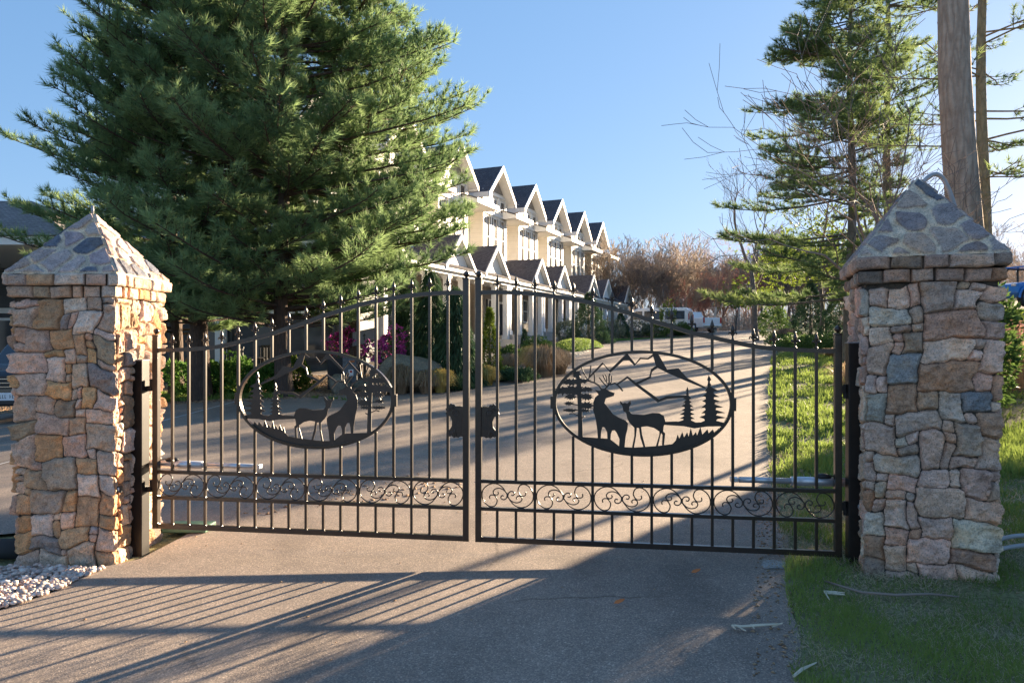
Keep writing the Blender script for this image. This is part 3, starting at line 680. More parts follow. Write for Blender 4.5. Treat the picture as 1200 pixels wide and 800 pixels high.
# ---------------------------------------------------------------- posts, openers, sensors
AXg = (U, N, ZV)
def post(c, z1, w, label):
    rt = root('gate_post', (c.x, c.y, g(c.x, c.y)), label, 'gate post', 'square steel hinge posts')
    MB().box((c.x, c.y, (z1 + g(c.x, c.y) - .05) / 2), (w, w, z1 - g(c.x, c.y) + .05), AXg, .004).build('shaft', M['postiron'], rt)
    MB().box((c.x, c.y, z1 + .003), (w + .004, w + .004, .008), AXg, .002).build('cap', M['signgrey'], rt); return rt
pL = HL - U * .098 - N * .02; pR = HR + U * .070 - N * .01
post(pL, 1.385, .092, 'black steel hinge post against the sunlit stone pillar'); post(pR, 1.51, .078, 'black steel hinge post against the shaded stone pillar')
def opener(h, u, c, s1, z, label):
    rt = root('gate_opener', h + u * .1 + N * .06 + ZV * z, label, 'gate opener', 'swing gate opener arms')
    a = c + N * .10 + ZV * z; b = h + u * s1 + N * .055 + ZV * (z + .005)
    d = (b - a).normalized(); ax = (d, d.cross(ZV).normalized(), ZV)
    MB().tube([a + (b - a) * .02, a + (b - a) * .5], .030, 16).build('motor_tube', M['alu'], rt, True)
    MB().tube([a + (b - a) * .5, b - d * .03], .020, 14).build('push_rod', M['alu'], rt, True)
    MB().box(b, (.05, .05, .03), ax, .004).build('gate_bracket', M['alu'], rt)
    m = MB(); q = a + (b - a) * .22
    m.lathe(q + ZV * .026, [(.055, 0), (.052, .012), (.040, .022), (.015, .028), (.001, .029)], 16, (ax[0], ax[1] * .5, ZV)); m.build('motor_cover', M['plastic_black'], rt, True)
    MB().tube([q + d * .06 + ZV * .03, q - d * .0 + ZV * .048, q - d * .12 + ZV * .03], .004, 6).build('cable', M['plastic_black'], rt, True)
opener(HL, U, pL, .80, .60, 'silver gate opener arm behind the leaf at the sunlit pillar')
opener(HR, -U, pR, .66, .60, 'silver gate opener arm behind the leaf at the shaded pillar')
q = Vector((-2.775, 5.13, .48)); s_ = MB().box(q, (.03, .03, .045), None, .004).build('photo_sensor', M['plastic_black'], None, False, q); tag(s_, 'small black square sensor fixed on the sunlit pillar edge', 'sensor')
MB().box(q + Vector((.0, -.0165, .004)), (.012, .003, .022), None, .001).build('lens', M['lamplens'], s_)
q = pR + U * .045 - N * .045 + ZV * .475; s_ = MB().tube([q - U * .03 - N * .02, q + U * .05], .017, 14).build('photo_sensor', M['pipe'], None, True, q); tag(s_, 'grey cylindrical sensor fixed beside the post of the shaded pillar', 'sensor')
# ---------------------------------------------------------------- vegetation
def rnd_dirs(rs, n):
    v = rs.normal(size=(n, 3)); return v / np.linalg.norm(v, axis=1)[:, None]
def blades(name, P, D, nb, L, wd, spread, mat, parent=None, tint=None, seed=0, jit=0.0, Lvar=.35, origin=None, down=0.0, quad=False):
    """leaf / needle sized triangles spread round many tuft points"""
    rs = np.random.RandomState(seed); P = np.asarray(P, float); D = np.asarray(D, float); n = len(P)
    T = (rs.rand(n) * .5 if tint is None else np.asarray(tint))
    P = np.repeat(P, nb, 0); D = np.repeat(D, nb, 0); T = np.repeat(T, nb); m = n * nb
    d = D + spread * rnd_dirs(rs, m); d[:, 2] -= down; d /= np.linalg.norm(d, axis=1)[:, None] + 1e-9
    if jit: P = P + jit * rnd_dirs(rs, m) * rs.rand(m, 1)
    s = np.cross(d, rnd_dirs(rs, m)); s /= np.linalg.norm(s, axis=1)[:, None] + 1e-9
    l = L * (1 - Lvar + 2 * Lvar * rs.rand(m, 1)); w_ = wd * (.7 + .6 * rs.rand(m, 1)) / 2
    T = np.clip(T + .12 * (rs.rand(m) - .5), 0, 1)
    if quad:
        md = P + d * l * .5; V = np.stack([P, md + s * w_, P + d * l, md - s * w_], 1).reshape(-1, 3); k = 4
    else:
        V = np.stack([P - s * w_, P + s * w_, P + d * l], 1).reshape(-1, 3); k = 3
    return mk(name, V, np.arange(m * k).reshape(-1, k), mat, parent, False, {'tint': np.repeat(T, k)}, origin)
def polytube(mb, pts, r0, r1, n): 
    m = len(pts); mb.tube(pts, [r0 + (r1 - r0) * i / (m - 1) for i in range(m)], n, cap=False)
def pine(loc, H, r0, prof, label, seed, mat='needle', bark='bark', zc0=.2, group=None, lean=(0, 0), limb_step=.38, nl=5, sub=.26, tstep=.16, nb=12, L=.15, wd=.012, rise=.25, trunk_part='trunk', limb_r=.045, tilt=0.0, cat='tree', sector=None, droop=0.0, ztop=1.0, z0off=-.1, pad=.0, r1=.04):
    rs = random.Random(seed); x0, y0 = loc; z0 = g(x0, y0); rt = root('pine_tree', (x0, y0, z0), label, cat, group)
    def tp(z): t = z / H; return Vector((x0 + lean[0] * t + .06 * math.sin(z * .8 + seed), y0 + lean[1] * t + .05 * math.cos(z * .7 + seed), z0 + z))
    tm = MB(); n = 16; polyp = [tp(z0off + (H - z0off) * i / n) for i in range(n + 1)]
    tm.tube(polyp, [max(r1 * .5, (r0 * (1 + .35 * math.exp(-i * 1.2))) * (1 - i / n) + r1 * i / n) for i in range(n + 1)], 14, cap=False)
    lm = MB(); TP = []; TD = []; TT = []
    z = H * zc0
    while z < H * ztop:
        t = (z / H - zc0) / (1 - zc0)
        for k in range(nl):
            if rs.random() < .12: continue
            az = rs.uniform(0, 2 * math.pi)
            if sector and not (sector[0] < (az % (2 * math.pi)) < sector[1]) and rs.random() < .8: continue
            Ln = prof(t, az) * rs.uniform(.72, 1.08)
            if Ln < .25: continue
            Ln *= rs.choice((.62, .85, 1, 1.05)); zz = z + rs.uniform(-.15, .15); p = tp(zz); dirv = Vector((math.cos(az), math.sin(az), rise * (0.4 + t) - droop * (1 - t))).normalized()
            m = max(4, int(Ln / .45)); pts = [p]; ct = rs.uniform(-.3, .3)
            for i in range(m):
                f = i / m; az2 = az + ct * f + rs.uniform(-.12, .12)
                dirv = Vector((math.cos(az2), math.sin(az2), rise * (.3 + t) - droop * (1 - t) * (1 - f) + .35 * f * f + rs.uniform(-.06, .06))).normalized()
                p = p + dirv * (Ln / m); pts.append(p)
            lr = limb_r * (.35 + .65 * Ln / 4); polytube(lm, pts, lr, .008, 5)
            c = MB
            i_start = .22 + .1 * (1 - t)
            q = i_start * Ln; tint = rs.random() * .45
            while q < Ln:
                f = q / Ln * m; i = min(m - 1, int(f)); a = pts[i].lerp(pts[i + 1], f - i); dl = (pts[i + 1] - pts[i]).normalized()
                for sd_ in (-1, 1):
                    if rs.random() < .15: continue
                    sl = (.25 + .55 * (Ln - q) ** .6 * .55) * rs.uniform(.7, 1.2) * min(1, .5 + Ln * .3)
                    ang = sd_ * rs.uniform(.6, 1.15); hd = Vector((dl.x * math.cos(ang) - dl.y * math.sin(ang), dl.x * math.sin(ang) + dl.y * math.cos(ang), dl.z + rs.uniform(-.12 - pad, .3)))
                    hd.normalize(); b = a + hd * sl * .5; e = b + (hd + Vector((0, 0, .3 - .25 * (droop > 0)))).normalized() * sl * .5
                    polytube(lm, [a, b, e], .010, .003, 3)
                    u = .3
                    while u <= 1.0:
                        pt = a.lerp(b, u * 2) if u < .5 else b.lerp(e, u * 2 - 1)
                        TP.append(pt); TD.append((hd + Vector((0, 0, .45))).normalized() * .9); TT.append(min(1, max(0, tint + rs.uniform(-.12, .12) + .2 * (u > .8)))); u += tstep / sl
                    TP.append(e); TD.append((hd + Vector((0, 0, .35))).normalized()); TT.append(tint + .25)
                q += sub * rs.uniform(.75, 1.25)
            TP.append(pts[-1]); TD.append(dirv); TT.append(tint + .25)
        z += limb_step * rs.uniform(.7, 1.3)
    tr = tm.build('trunk', M[bark], rt, True)
    if lm.v: mk('limbs', lm.v, lm.f, M[bark], tr, True)
    blades('needle_foliage', TP, TD, nb, L, wd, .75, M[mat], rt, TT, seed, jit=.03)
    print(label[:30], 'tufts', len(TP), 'tris', len(TP) * nb)
    return rt
def branching(mb, p, d, Ln, r, depth, rs, k=3, spread=.5, up=.12, nside=(6, 4, 3, 3, 3, 3), level=0, seg=4, shrink=.68, minr=.004):
    pts = [p]; 
    for i in range(seg):
        d = (d + Vector((rs.uniform(-1, 1), rs.uniform(-1, 1), rs.uniform(-1, 1))) * .16 + Vector((0, 0, up))).normalized(); p = p + d * (Ln / seg); pts.append(p)
    r1 = max(minr, r * .6); polytube(mb[min(level, 1)], pts, r, r1, nside[min(level, 5)])
    if depth == 0: return
    for j in range(k):
        f = rs.uniform(.35, 1.0) if j else 1.0; q = f * seg; i = min(seg - 1, int(q)); a = pts[i].lerp(pts[i + 1], q - i)
        o = d.orthogonal().normalized(); ax = Matrix.Rotation(rs.uniform(0, 6.283), 3, d) @ o
        nd = (d + ax * spread * rs.uniform(.7, 1.5)).normalized()
        branching(mb, a, nd, Ln * shrink * rs.uniform(.75, 1.2), max(minr, r1 * (.62 if j else .85)), depth - 1, rs, k, spread, up, nside, level + 1, max(2, seg - (level > 1)), shrink, minr)
def baretree(loc, H, r, label, seed, mats=('barkgrey', 'twig'), group=None, depth=5, k=3, spread=.5, trunk=.32, up=.14, name='bare_tree', lean=(0, 0), minr=.006, shrink=.68):
    rs = random.Random(seed); x, y = loc; z = g(x, y); rt = root(name, (x, y, z), label, 'tree', group); mb = (MB(), MB())
    branching(mb, Vector((x, y, z - .1)), Vector((lean[0], lean[1], 1)).normalized(), H * trunk, r, depth, rs, k, spread, up, shrink=shrink, minr=minr)
    mk('trunk', mb[0].v, mb[0].f, M[mats[0]], rt, True); mk('twig_crown', mb[1].v, mb[1].f, M[mats[1]], rt, True); return rt
def crown_points(rs, n, c, rx, ry, rz, shape='ball', lump=.22, nl=9, shell=.35, seed=0):
    """points + outward directions in an uneven crown volume"""
    d = rnd_dirs(rs, n)
    if shape == 'cone':
        t = rs.rand(n) ** 1.5; a = rs.rand(n) * 2 * np.pi; L0 = rnd_dirs(rs, nl)
        lob = 1 + lump * np.sin(a * 3 + t * 14 + seed) * np.cos(a * 5 - t * 19)
        rr = (1 - t) ** .85 * lob * (1 - shell * rs.rand(n) ** 1.5)
        P = np.stack([rx * rr * np.cos(a), ry * rr * np.sin(a), rz * t], -1); D = np.stack([np.cos(a), np.sin(a), .5 + 0 * a], -1)
    else:
        L0 = rnd_dirs(rs, nl); k = np.max(np.clip(d @ L0.T, 0, 1) ** 6, 1); rr = (1 - lump + lump * 1.8 * k) * (1 - shell * rs.rand(n) ** 1.5)
        if shape == 'dome': d[:, 2] = np.abs(d[:, 2])
        P = d * rr[:, None] * np.array((rx, ry, rz)); D = d + np.array((0, 0, .3))
    return P + np.array(c), D / np.linalg.norm(D, axis=1)[:, None]
def shrub(name, loc, rx, rz, label, mat, n=900, nb=6, L=.06, wd=.02, shape='ball', cat='shrub', group=None, seed=None, lump=.25, stem=True, z=None, quad=True, spread=.8, down=0.0, ry=None, shell=.35, lift=None, stemmat='twig', extra=None):
    seed = seed or (hash((round(loc[0], 2), round(loc[1], 2))) % 9999); rs = np.random.RandomState(seed)
    x, y = loc[:2]; z = g(x, y) if z is None else z; rt = root(name, (x, y, z), label, cat, group)
    if lift is None: lift = rz if shape == 'ball' else .05
    P, D = crown_points(rs, n, (x, y, z + lift), rx, ry or rx, rz, shape, lump, seed=seed, shell=shell)
    P[:, 2] = np.maximum(P[:, 2], z + .02)
    if stem:
        m = MB(); r2 = random.Random(seed)
        for k in range(5):
            a = r2.uniform(0, 6.28); q = rx * .45; m.tube([(x, y, z - .05), (x + q * .3 * math.cos(a), y + q * .3 * math.sin(a), z + lift * .7), (x + q * math.cos(a), y + q * math.sin(a), z + lift + rz * .4)], [.02 + rx * .02, .015, .006], 5, cap=False)
        if shape == 'cone': m.tube([(x, y, z - .05), (x, y, z + rz * .9)], [.05 + rx * .05, .01], 6, cap=False)
        m.build('stem', M[stemmat], rt, True)
    blades('foliage', P, D, nb, L, wd, spread, M[mat], rt, rs.rand(n) * .55, seed, jit=L * .7, quad=quad, down=down)
    if extra: extra(rt, rs, P, D)
    return rt
def tuftgrass(loc, h, r, label, mat, n=900, seed=1, group=None, wd=.012):
    rs = np.random.RandomState(seed); x, y = loc; z = g(x, y); rt = root('ornamental_grass', (x, y, z), label, 'grass clump', group)
    n = int(n * 1.6); a = rs.rand(n) * 6.283; ll = rs.rand(n) ** .6; V = []; T = []; base = np.stack([x + r * .45 * np.cos(a) * ll, y + r * .45 * np.sin(a) * ll, np.full(n, z)], -1)
    out = r * (.1 + 1.1 * ll) * (.6 + .6 * rs.rand(n)); hh = h * (.45 + .6 * rs.rand(n)); prev = base; sdv = np.stack([-np.sin(a), np.cos(a), 0 * a], -1) * wd / 2
    Vs = []
    for k, (f, zf, wf) in enumerate(((0, 0, 1), (.25, .66, .9), (.6, .95, .7), (1.05, .62, .1))):
        c = np.stack([base[:, 0] + np.cos(a) * out * f, base[:, 1] + np.sin(a) * out * f, z + hh * zf * (1 - .25 * ll * f)], -1); Vs += [c - sdv * wf, c + sdv * wf]
    V = np.stack(Vs, 1).reshape(-1, 3); F0 = np.array([(0, 1, 3, 2), (2, 3, 5, 4), (4, 5, 7, 6)]); Fc = (np.arange(n)[:, None, None] * 8 + F0[None]).reshape(-1, 4)
    mk('grass_blades', V, Fc, M[mat], rt, False, {'tint': np.repeat(rs.rand(n) * .7, 8)})
    return rt
def boulder(loc, d, label, seed, mat='boulder', rz=0.0):
    rs = random.Random(seed); bm = bmesh.new(); bmesh.ops.create_icosphere(bm, subdivisions=4, radius=1)
    pl = [(Vector((rs.gauss(0, 1), rs.gauss(0, 1), rs.gauss(0, 1))).normalized(), rs.uniform(.62, .9)) for _ in range(11)]
    from mathutils import noise as mn
    for v in bm.verts:
        p = v.co.copy()
        for nrm, k in pl:
            e = p.dot(nrm) - k
            if e > 0: p -= nrm * e * .85
        p += p.normalized() * (.06 * mn.noise(p * 2.3 + Vector((seed, 0, 0))) + .025 * mn.noise(p * 8 + Vector((seed, 3, 0))))
        v.co = p
    x, y = loc; z = g(x, y); Mx = Matrix.Rotation(rz, 4, 'Z') @ Matrix.Diagonal((d[0], d[1], d[2], 1)); bm.transform(Mx)
    V = [(v.co.x + x, v.co.y + y, v.co.z + z + d[2] * .55) for v in bm.verts]; Fc = [[v.index for v in f.verts] for f in bm.faces]; bm.free()
    o = mk('boulder', V, Fc, M[mat], None, True, None, (x, y, z)); tag(o, label, 'boulder'); return o

# ---------------------------------------------------------------- ground
def gridmesh(name, xs, ys, off, mat):
    X, Y = np.meshgrid(xs, ys); Z = gz(X, Y) + off; nx, ny = len(xs), len(ys); idx = np.arange(nx * ny).reshape(ny, nx)
    Q = np.stack([idx[:-1, :-1], idx[:-1, 1:], idx[1:, 1:], idx[1:, :-1]], -1).reshape(-1, 4)
    o = mk(name, np.stack([X, Y, Z], -1), Q, mat, None, True); tag(o, kind='structure'); return o
xs = np.concatenate([[-700, -300, -150, -80, -50], np.arange(-30, 41, 1.0), [50, 80, 150, 300, 700]]); ys = np.concatenate([[-60, -20], np.arange(-6, 74, 1.0), [80, 100, 140, 200, 320, 600]])
gridmesh('ground', xs, ys, -.03, M['soil'])
sheet('verge_ground', [(-30, 16.4), (-30, 60), (0, 60), (12, 60), (4, 32), (-4, 16.4)], M['mulch2'], -.02)
sheet('unseen_street', [(-60, -16), (60, -16), (60, -6.5), (6.5, -6.5), (3.0, -5.0), (1.3, -2.05), (-3.6, -2.05), (-5.5, -5), (-9, -6.5), (-60, -6.5)], M['asphalt'], .0, 2.0)  # unseen road behind the camera, added to bounce sunlight forward
# driveway outline traced in plan
edgeR = [(1.05, -2), (1.12, 1.5)] + [(p.x, p.y) for p in (G(938, 796), G(934, 750), G(929, 700), G(926, 655), G(919, 620), G(909, 575), G(904, 535), G(902, 500), G(903, 470), G(904, 440), G(905, 420))] + [(11.2, 30.5), (14.3, 38), (19.5, 50), (23, 62.5)]
_r = random.Random(8); _e = []
for (xa, ya), (xb, yb) in zip(edgeR[:-1], edgeR[1:]):
    k_ = max(1, int((yb - ya) / .16)) if ya < 9 else 1
    for i_ in range(k_): _e.append((xa + (xb - xa) * i_ / k_ + (_r.uniform(-.022, .022) if ya < 9 else 0), ya + (yb - ya) * i_ / k_))
edgeD = _e + [edgeR[-1]]
edgeF = [(p.x, p.y) for p in (G(845, 393.5, 20), G(820, 395.5, 20), G(770, 396.5, 20), G(735, 397.5, 20), G(716, 400.5, 20), G(693, 409, 10), G(665, 424, 10), G(630, 438.5, 10), G(600, 443, 10), G(567, 447.5, 10), G(530, 452, 10), G(485, 457, 10), G(430, 459, 10), G(300, 462, 10), G(190, 464, 10))]
print('edgeF', [(round(a, 1), round(b, 1)) for a, b in edgeF]); print('edgeR', [(round(a, 1), round(b, 1)) for a, b in edgeR])
edgeL = [(-8.5, 16.3), (-8.75, 19.4), (-30, 19.4), (-30, 5.75), (-5.2, 5.75), (-3.9, 6.15), (-3.35, 6.2), (-2.62, 5.95), (-2.66, 5.2), (-2.85, 5.0), (-2.86, 4.5), (-3.0, 4.15), (-3.15, 3.2), (-3.4, 1.5), (-3.6, -2)]
sheet('driveway', edgeD + [(16, 62.5)] + edgeF + edgeL, M['asphalt'], 0.0)
sheet('mulch_bed', [(-30, 20.2), (-8.7, 20.2), (-8.6, 16.2)] + edgeF[::-1][:8] + [(4.2, 30), (2.5, 36), (-30, 36)], M['mulch'], -.012)
rsx = random.Random(3)
def wobble(pts, a=.06): return [(x + rsx.uniform(-a, a), y + rsx.uniform(-a, a)) for x, y in pts]
LX, LY, LR, LH = 3.25, 37.0, 1.3, 3.6
lawnL = [(LX + LR * math.cos(t) * (1 + .06 * math.sin(3 * t)) + .24 * LH * math.sin(t), LY + LH * math.sin(t)) for t in [k * math.pi / 18 for k in range(36)]]
def moundz(X, Y):
    v = (Y - LY) / LH; u = (X - LX - .24 * (Y - LY)) / LR; return .46 * np.clip(1 - u * u - v * v, 0, 1) ** .7
V = []; Fm = []
for q in range(9):
    for k in range(36):
        f_ = q / 8; x = LX + (lawnL[k][0] - LX) * f_; y = LY + (lawnL[k][1] - LY) * f_; V.append((x, y, g(x, y) + .01 + float(moundz(x, y))))
for q in range(8):
    for k in range(36): Fm.append((q * 36 + k, (q + 1) * 36 + k, (q + 1) * 36 + (k + 1) % 36, q * 36 + (k + 1) % 36))
tag(mk('lawn_island', V, Fm, M['lawn'], None, True), kind='structure')
sheet('far_lawn_strip', [(edgeF[4][0] - .1, edgeF[4][1] + .2), (edgeF[2][0], edgeF[2][1] + .25), (edgeF[1][0] - .5, edgeF[1][1] + .4), (edgeF[1][0] - 1, edgeF[1][1] + 2), (edgeF[3][0] - .8, edgeF[3][1] + 2)], M['lawn'], .012)
walk = [G(640, 419, 10), G(700, 409, 10), G(668, 423, 10)]
sheet('walkway', [(G(668, 422.5, 10).x, G(668, 422.5, 10).y), (G(691, 410.5, 10).x, G(691, 410.5, 10).y), (G(655, 405.5, 10).x - 3, G(691, 410.5, 10).y + .5), (G(600, 404, 10).x - 3, 30.0), (-4.5, 27.8), (-4.5, 26.4), (G(600, 408, 10).x - 2, 27.2), (G(640, 415, 10).x, G(640, 417, 10).y)], M['concrete'], .004)
# grass on the right of the drive
rightpoly = [(x + .0, y) for x, y in edgeR[:12]]
lawn_r = sheet('grass_verge', edgeR[1:13] + [(12.2, 30.5), (13.0, 24), (11.5, 17), (9.5, 12), (9.5, 7), (9.5, 1.5)], M['soil'], -.010)
sheet('grass_strip', [(-8.6, 16.25), (-8.7, 17.4), (-5.2, 16.9), (-4.0, 16.4), (-3.6, 16.0)] + [(x, y + .02) for x, y in edgeF[-3:]], M['lawn'], -.004)
sheet('lawn_left', [(-30, 19.35), (-30, 20.9), (-8.7, 20.9), (-8.7, 19.35)], M['lawn'], .006)
# white stripe across the far lot
p1 = G(186, 495); p2 = G(330, 456.5)
sheet('road_marking', [(p1.x - 3, p1.y - (p2.y - p1.y) / (p2.x - p1.x) * 3), (p2.x, p2.y), (p2.x - .03, p2.y + .13), (p1.x - 3, p1.y - (p2.y - p1.y) / (p2.x - p1.x) * 3 + .12)], M['line'], .006)
# grass blades
def inpoly(X, Y, poly):
    P = np.array(poly); n = len(P); c = np.zeros(len(X), bool); j = n - 1
    for i in range(n):
        cond = ((P[i, 1] > Y) != (P[j, 1] > Y)) & (X < (P[j, 0] - P[i, 0]) * (Y - P[i, 1]) / (P[j, 1] - P[i, 1] + 1e-12) + P[i, 0]); c ^= cond; j = i
    return c
def grassfield(name, poly, n, L, wd, mat, seed, dens=None, box=None, off=0.0, down=0.0, patch=True):
    if name == 'dry_grass': patch = -.1
    rs = np.random.RandomState(seed); P = np.array(poly); b = box or (P[:, 0].min(), P[:, 0].max(), P[:, 1].min(), P[:, 1].max())
    X = b[0] + (b[1] - b[0]) * rs.rand(n); v = rs.rand(n)
    Y = b[2] * (b[3] / b[2]) ** v if (b[2] > 0 and dens == 'log') else b[2] + (b[3] - b[2]) * v
    k = inpoly(X, Y, poly); X = X[k]; Y = Y[k]
    pn = vnoise(seed + 5, X + 50, Y + 50, .55, .55) + .6 * vnoise(seed + 6, X + 50, Y + 50, .22, .22)
    if patch: k = pn + .45 * rs.rand(len(X)) > (.16 if patch is True else patch); X = X[k]; Y = Y[k]; pn = pn[k]
    m = len(X); sc = np.clip(Y / 5, .7, 3)[:, None]
    base = np.stack([X, Y, gz(X, Y) + off], -1); d = np.stack([rs.normal(size=m) * .45, rs.normal(size=m) * .45, np.ones(m) - down], -1); d /= np.linalg.norm(d, axis=1)[:, None]
    s = np.cross(d, rnd_dirs(rs, m)); s /= np.linalg.norm(s, axis=1)[:, None] + 1e-9
    l = L * (.5 + rs.rand(m, 1)) * (1 + np.clip(pn, -.3, .5))[:, None] * np.minimum(sc, 1.3); ww = wd * sc / 2
    V = np.stack([base - s * ww, base + s * ww, base + d * l], 1).reshape(-1, 3)
    T = np.clip(.35 + .5 * pn + .3 * (rs.rand(m) - .5), 0, 1)
    o = mk(name, V, np.arange(m * 3).reshape(-1, 3), M[mat], None, False, {'tint': np.repeat(T, 3)}); print(name, m)
    return o
vp = edgeR[1:13] + [(12.0, 30.5), (12.6, 24), (11.0, 17), (9.0, 12), (9.0, 7), (9.0, 1.5)]
vp = [(x - .035, y) for x, y in vp]
tag(grassfield('grass', vp, 330000, .046, .0060, 'grass', 5, 'log', (1.0, 9, 2.4, 9)), 'short green grass growing on the verge right of the driveway', 'grass', kind='stuff')
tag(grassfield('grass', vp, 130000, .07, .012, 'grass', 6, 'log', (2.4, 13, 7, 31)), 'sunlit lawn stretching up the slope beyond the gate', 'grass', kind='stuff')
tag(grassfield('dry_grass', vp, 120000, .040, .0055, 'grassdry', 7, 'log', (1.0, 8, 2.4, 9), down=.7), 'dry straw-coloured grass lying among the green verge', 'dry grass', kind='stuff')
_n = 16000; _r8 = np.random.RandomState(8); _X = -2 + 8 * _r8.rand(_n); _Y = 32 + 10 * _r8.rand(_n); _k = inpoly(_X, _Y, lawnL); _X = _X[_k]; _Y = _Y[_k]
tag(blades('grass', np.stack([_X, _Y, gz(_X, _Y) + moundz(_X, _Y)], -1), np.tile((0, 0, 1.0), (len(_X), 1)), 2, .09, .03, .6, M['grass'], None, None, 8), 'bright lawn island beside the walkway in front of the townhouses', 'grass', kind='stuff')
tag(grassfield('grass', [(-8.5, 16.25), (-8.6, 17.4), (-5.2, 16.85), (-3.8, 16.2), (-3.6, 15.9)] + [(x, y + .04) for x, y in edgeF[-2:]], 40000, .08, .02, 'grass', 9, None), 'narrow grass strip edging the mulch bed below the pines', 'grass', kind='stuff')
# litter of leaves and chips on the asphalt and mulch
rs0 = np.random.RandomState(21)
def scatter_chips(name, poly, n, size, mat, label, cat, seed, box=None, zoff=.004, thick=.5):
    rs = np.random.RandomState(seed); P = np.array(poly); b = box or (P[:, 0].min(), P[:, 0].max(), P[:, 1].min(), P[:, 1].max())
    X = b[0] + (b[1] - b[0]) * rs.rand(n); Y = b[2] + (b[3] - b[2]) * rs.rand(n); k = inpoly(X, Y, poly); X = X[k]; Y = Y[k]; m = len(X)
    c = np.stack([X, Y, gz(X, Y) + zoff], -1); ic = np.array([(1, 0, 0), (-.5, .87, 0), (-.5, -.87, 0), (0, 0, thick), (0, 0, -thick)], float)
    a = rs.rand(m) * 6.28; sz = size * (.5 + rs.rand(m)); ca, sa = np.cos(a), np.sin(a)
    V = np.zeros((m, 5, 3)); el = .5 + .5 * rs.rand(m)
    for i in range(5):
        x = ic[i, 0] * sz; y = ic[i, 1] * sz * el; V[:, i] = np.stack([c[:, 0] + x * ca - y * sa, c[:, 1] + x * sa + y * ca, c[:, 2] + ic[i, 2] * sz], -1)
    F0 = np.array([(0, 1, 3), (1, 2, 3), (2, 0, 3), (1, 0, 4), (2, 1, 4), (0, 2, 4)])
    o = mk(name, V.reshape(-1, 3), (np.arange(m)[:, None, None] * 5 + F0[None]).reshape(-1, 3), M[mat], None, False, {'tint': np.repeat(rs.rand(m), 5)}); return tag(o, label, cat, kind='stuff')
M['litter'] = leafmat('dry_leaf_litter', (0.16, 0.085, 0.05), (0.42, 0.28, 0.17), 0.1, 0.9)
bedpoly = [(-14, 16.9), (-5, 16.6)] + edgeF[::-1][3:9] + [(-1, 22), (-6, 24), (-14, 24)]
scatter_chips('mulch_chips', bedpoly, 50000, .035, 'litter', 'loose bark chips covering the planting bed', 'mulch', 31, zoff=.0)
scatter_chips('leaf_litter', edgeR[2:8] + [(x - .22, y) for x, y in edgeR[2:8]][::-1], 2600, .010, 'litter', 'dry leaf bits gathered along the driveway edge', 'leaf litter', 32)
scatter_chips('leaf_litter', [(-2.4, 6.3), (-1.0, 7.0), (-.2, 7.6), (-1.2, 8.2), (-2.8, 7.3)], 420, .022, 'litter', 'drift of dry leaves on the asphalt behind the left gate leaf', 'leaf litter', 33, thick=.3)
scatter_chips('leaf_litter', edgeR[0:12] + [(-2.6, 9), (-2.6, 2)], 500, .010, 'litter', 'scattered leaf crumbs lying over the driveway', 'leaf litter', 34, thick=.3)
scatter_chips('rock_chips', [(edgeF[5][0], edgeF[5][1])] + [(x, y + .02) for x, y in edgeF[6:11]] + [(x - .5, y + 1.3) for x, y in edgeF[6:11]][::-1], 5200, .045, 'pebblestone' if False else 'straw', 'pale stone chips along the far driveway edge', 'stone chips', 35, thick=.6)

# pebble bed by the left pillar
sheet('pebble_bed', [(-2.86, 4.98), (-2.88, 4.5), (-3.02, 4.15), (-3.17, 3.2), (-3.4, 1.6), (-7, 1.6), (-7, 5.1)], M['gravelbase'], .006)
m, nt, b = nmat('pebble'); at = node(nt, 'ShaderNodeAttribute'); at.attribute_name = 'Col'; nt.links.new(at.outputs['Color'], b.inputs['Base Color']); b.inputs['Roughness'].default_value = .75; M['pebble'] = m
rs = np.random.RandomState(4); bm = bmesh.new(); bmesh.ops.create_icosphere(bm, subdivisions=1, radius=1); IV = np.array([v.co[:] for v in bm.verts]); IF = np.array([[v.index for v in f.verts] for f in bm.faces]); bm.free()
pp = [(-2.80, 4.98), (-2.84, 4.5), (-2.98, 4.15), (-3.12, 3.2), (-5.2, 3.2), (-5.2, 5.07)]
X = -5.2 + 2.5 * rs.rand(9500); Y = 3.2 + 1.9 * rs.rand(9500); k = inpoly(X, Y, pp); X = X[k]; Y = Y[k]; n = len(X)
sz = (.008 + .016 * rs.rand(n) ** 1.6); sc3 = np.stack([sz * (1 + .5 * rs.rand(n)), sz, sz * .7], -1)
V = IV[None] * sc3[:, None, :]; V += .16 * sz[:, None, None] * rs.normal(size=V.shape) * .6; a_ = rs.rand(n) * 6.28; ca, sa = np.cos(a_)[:, None], np.sin(a_)[:, None]
Vx = V[..., 0] * ca - V[..., 1] * sa; Vy = V[..., 0] * sa + V[..., 1] * ca
dens = np.clip((-X - 2.85) * 3, 0, 1)
V = np.stack([Vx + X[:, None], Vy + Y[:, None], V[..., 2] + (gz(X, Y) + .012 + .028 * rs.rand(n) * dens)[:, None]], -1)
pal = np.array([(.74, .62, .54), (.62, .48, .41), (.5, .41, .37), (.80, .70, .62), (.68, .48, .39), (.35, .29, .26)]); Cc = pal[rs.randint(0, 5, n)] * (.7 + .5 * rs.rand(n, 1))
tag(mk('pebbles', V.reshape(-1, 3), (np.arange(n)[:, None, None] * len(IV) + IF[None]).reshape(-1, 3), M['pebble'], None, True, {'Col': np.repeat(Cc, len(IV), 0)}), 'pinkish white pebbles heaped at the foot of the sunlit pillar', 'pebbles', kind='stuff')
tag(MB().tube([(-3.6, 5.35, .0), (-4.2, 5.38, -.02), (-5.2, 5.3, -.06), (-7, 5.2, -.1)], .075, 10).build('kerb', M['curbdark'], None, True), kind='structure')
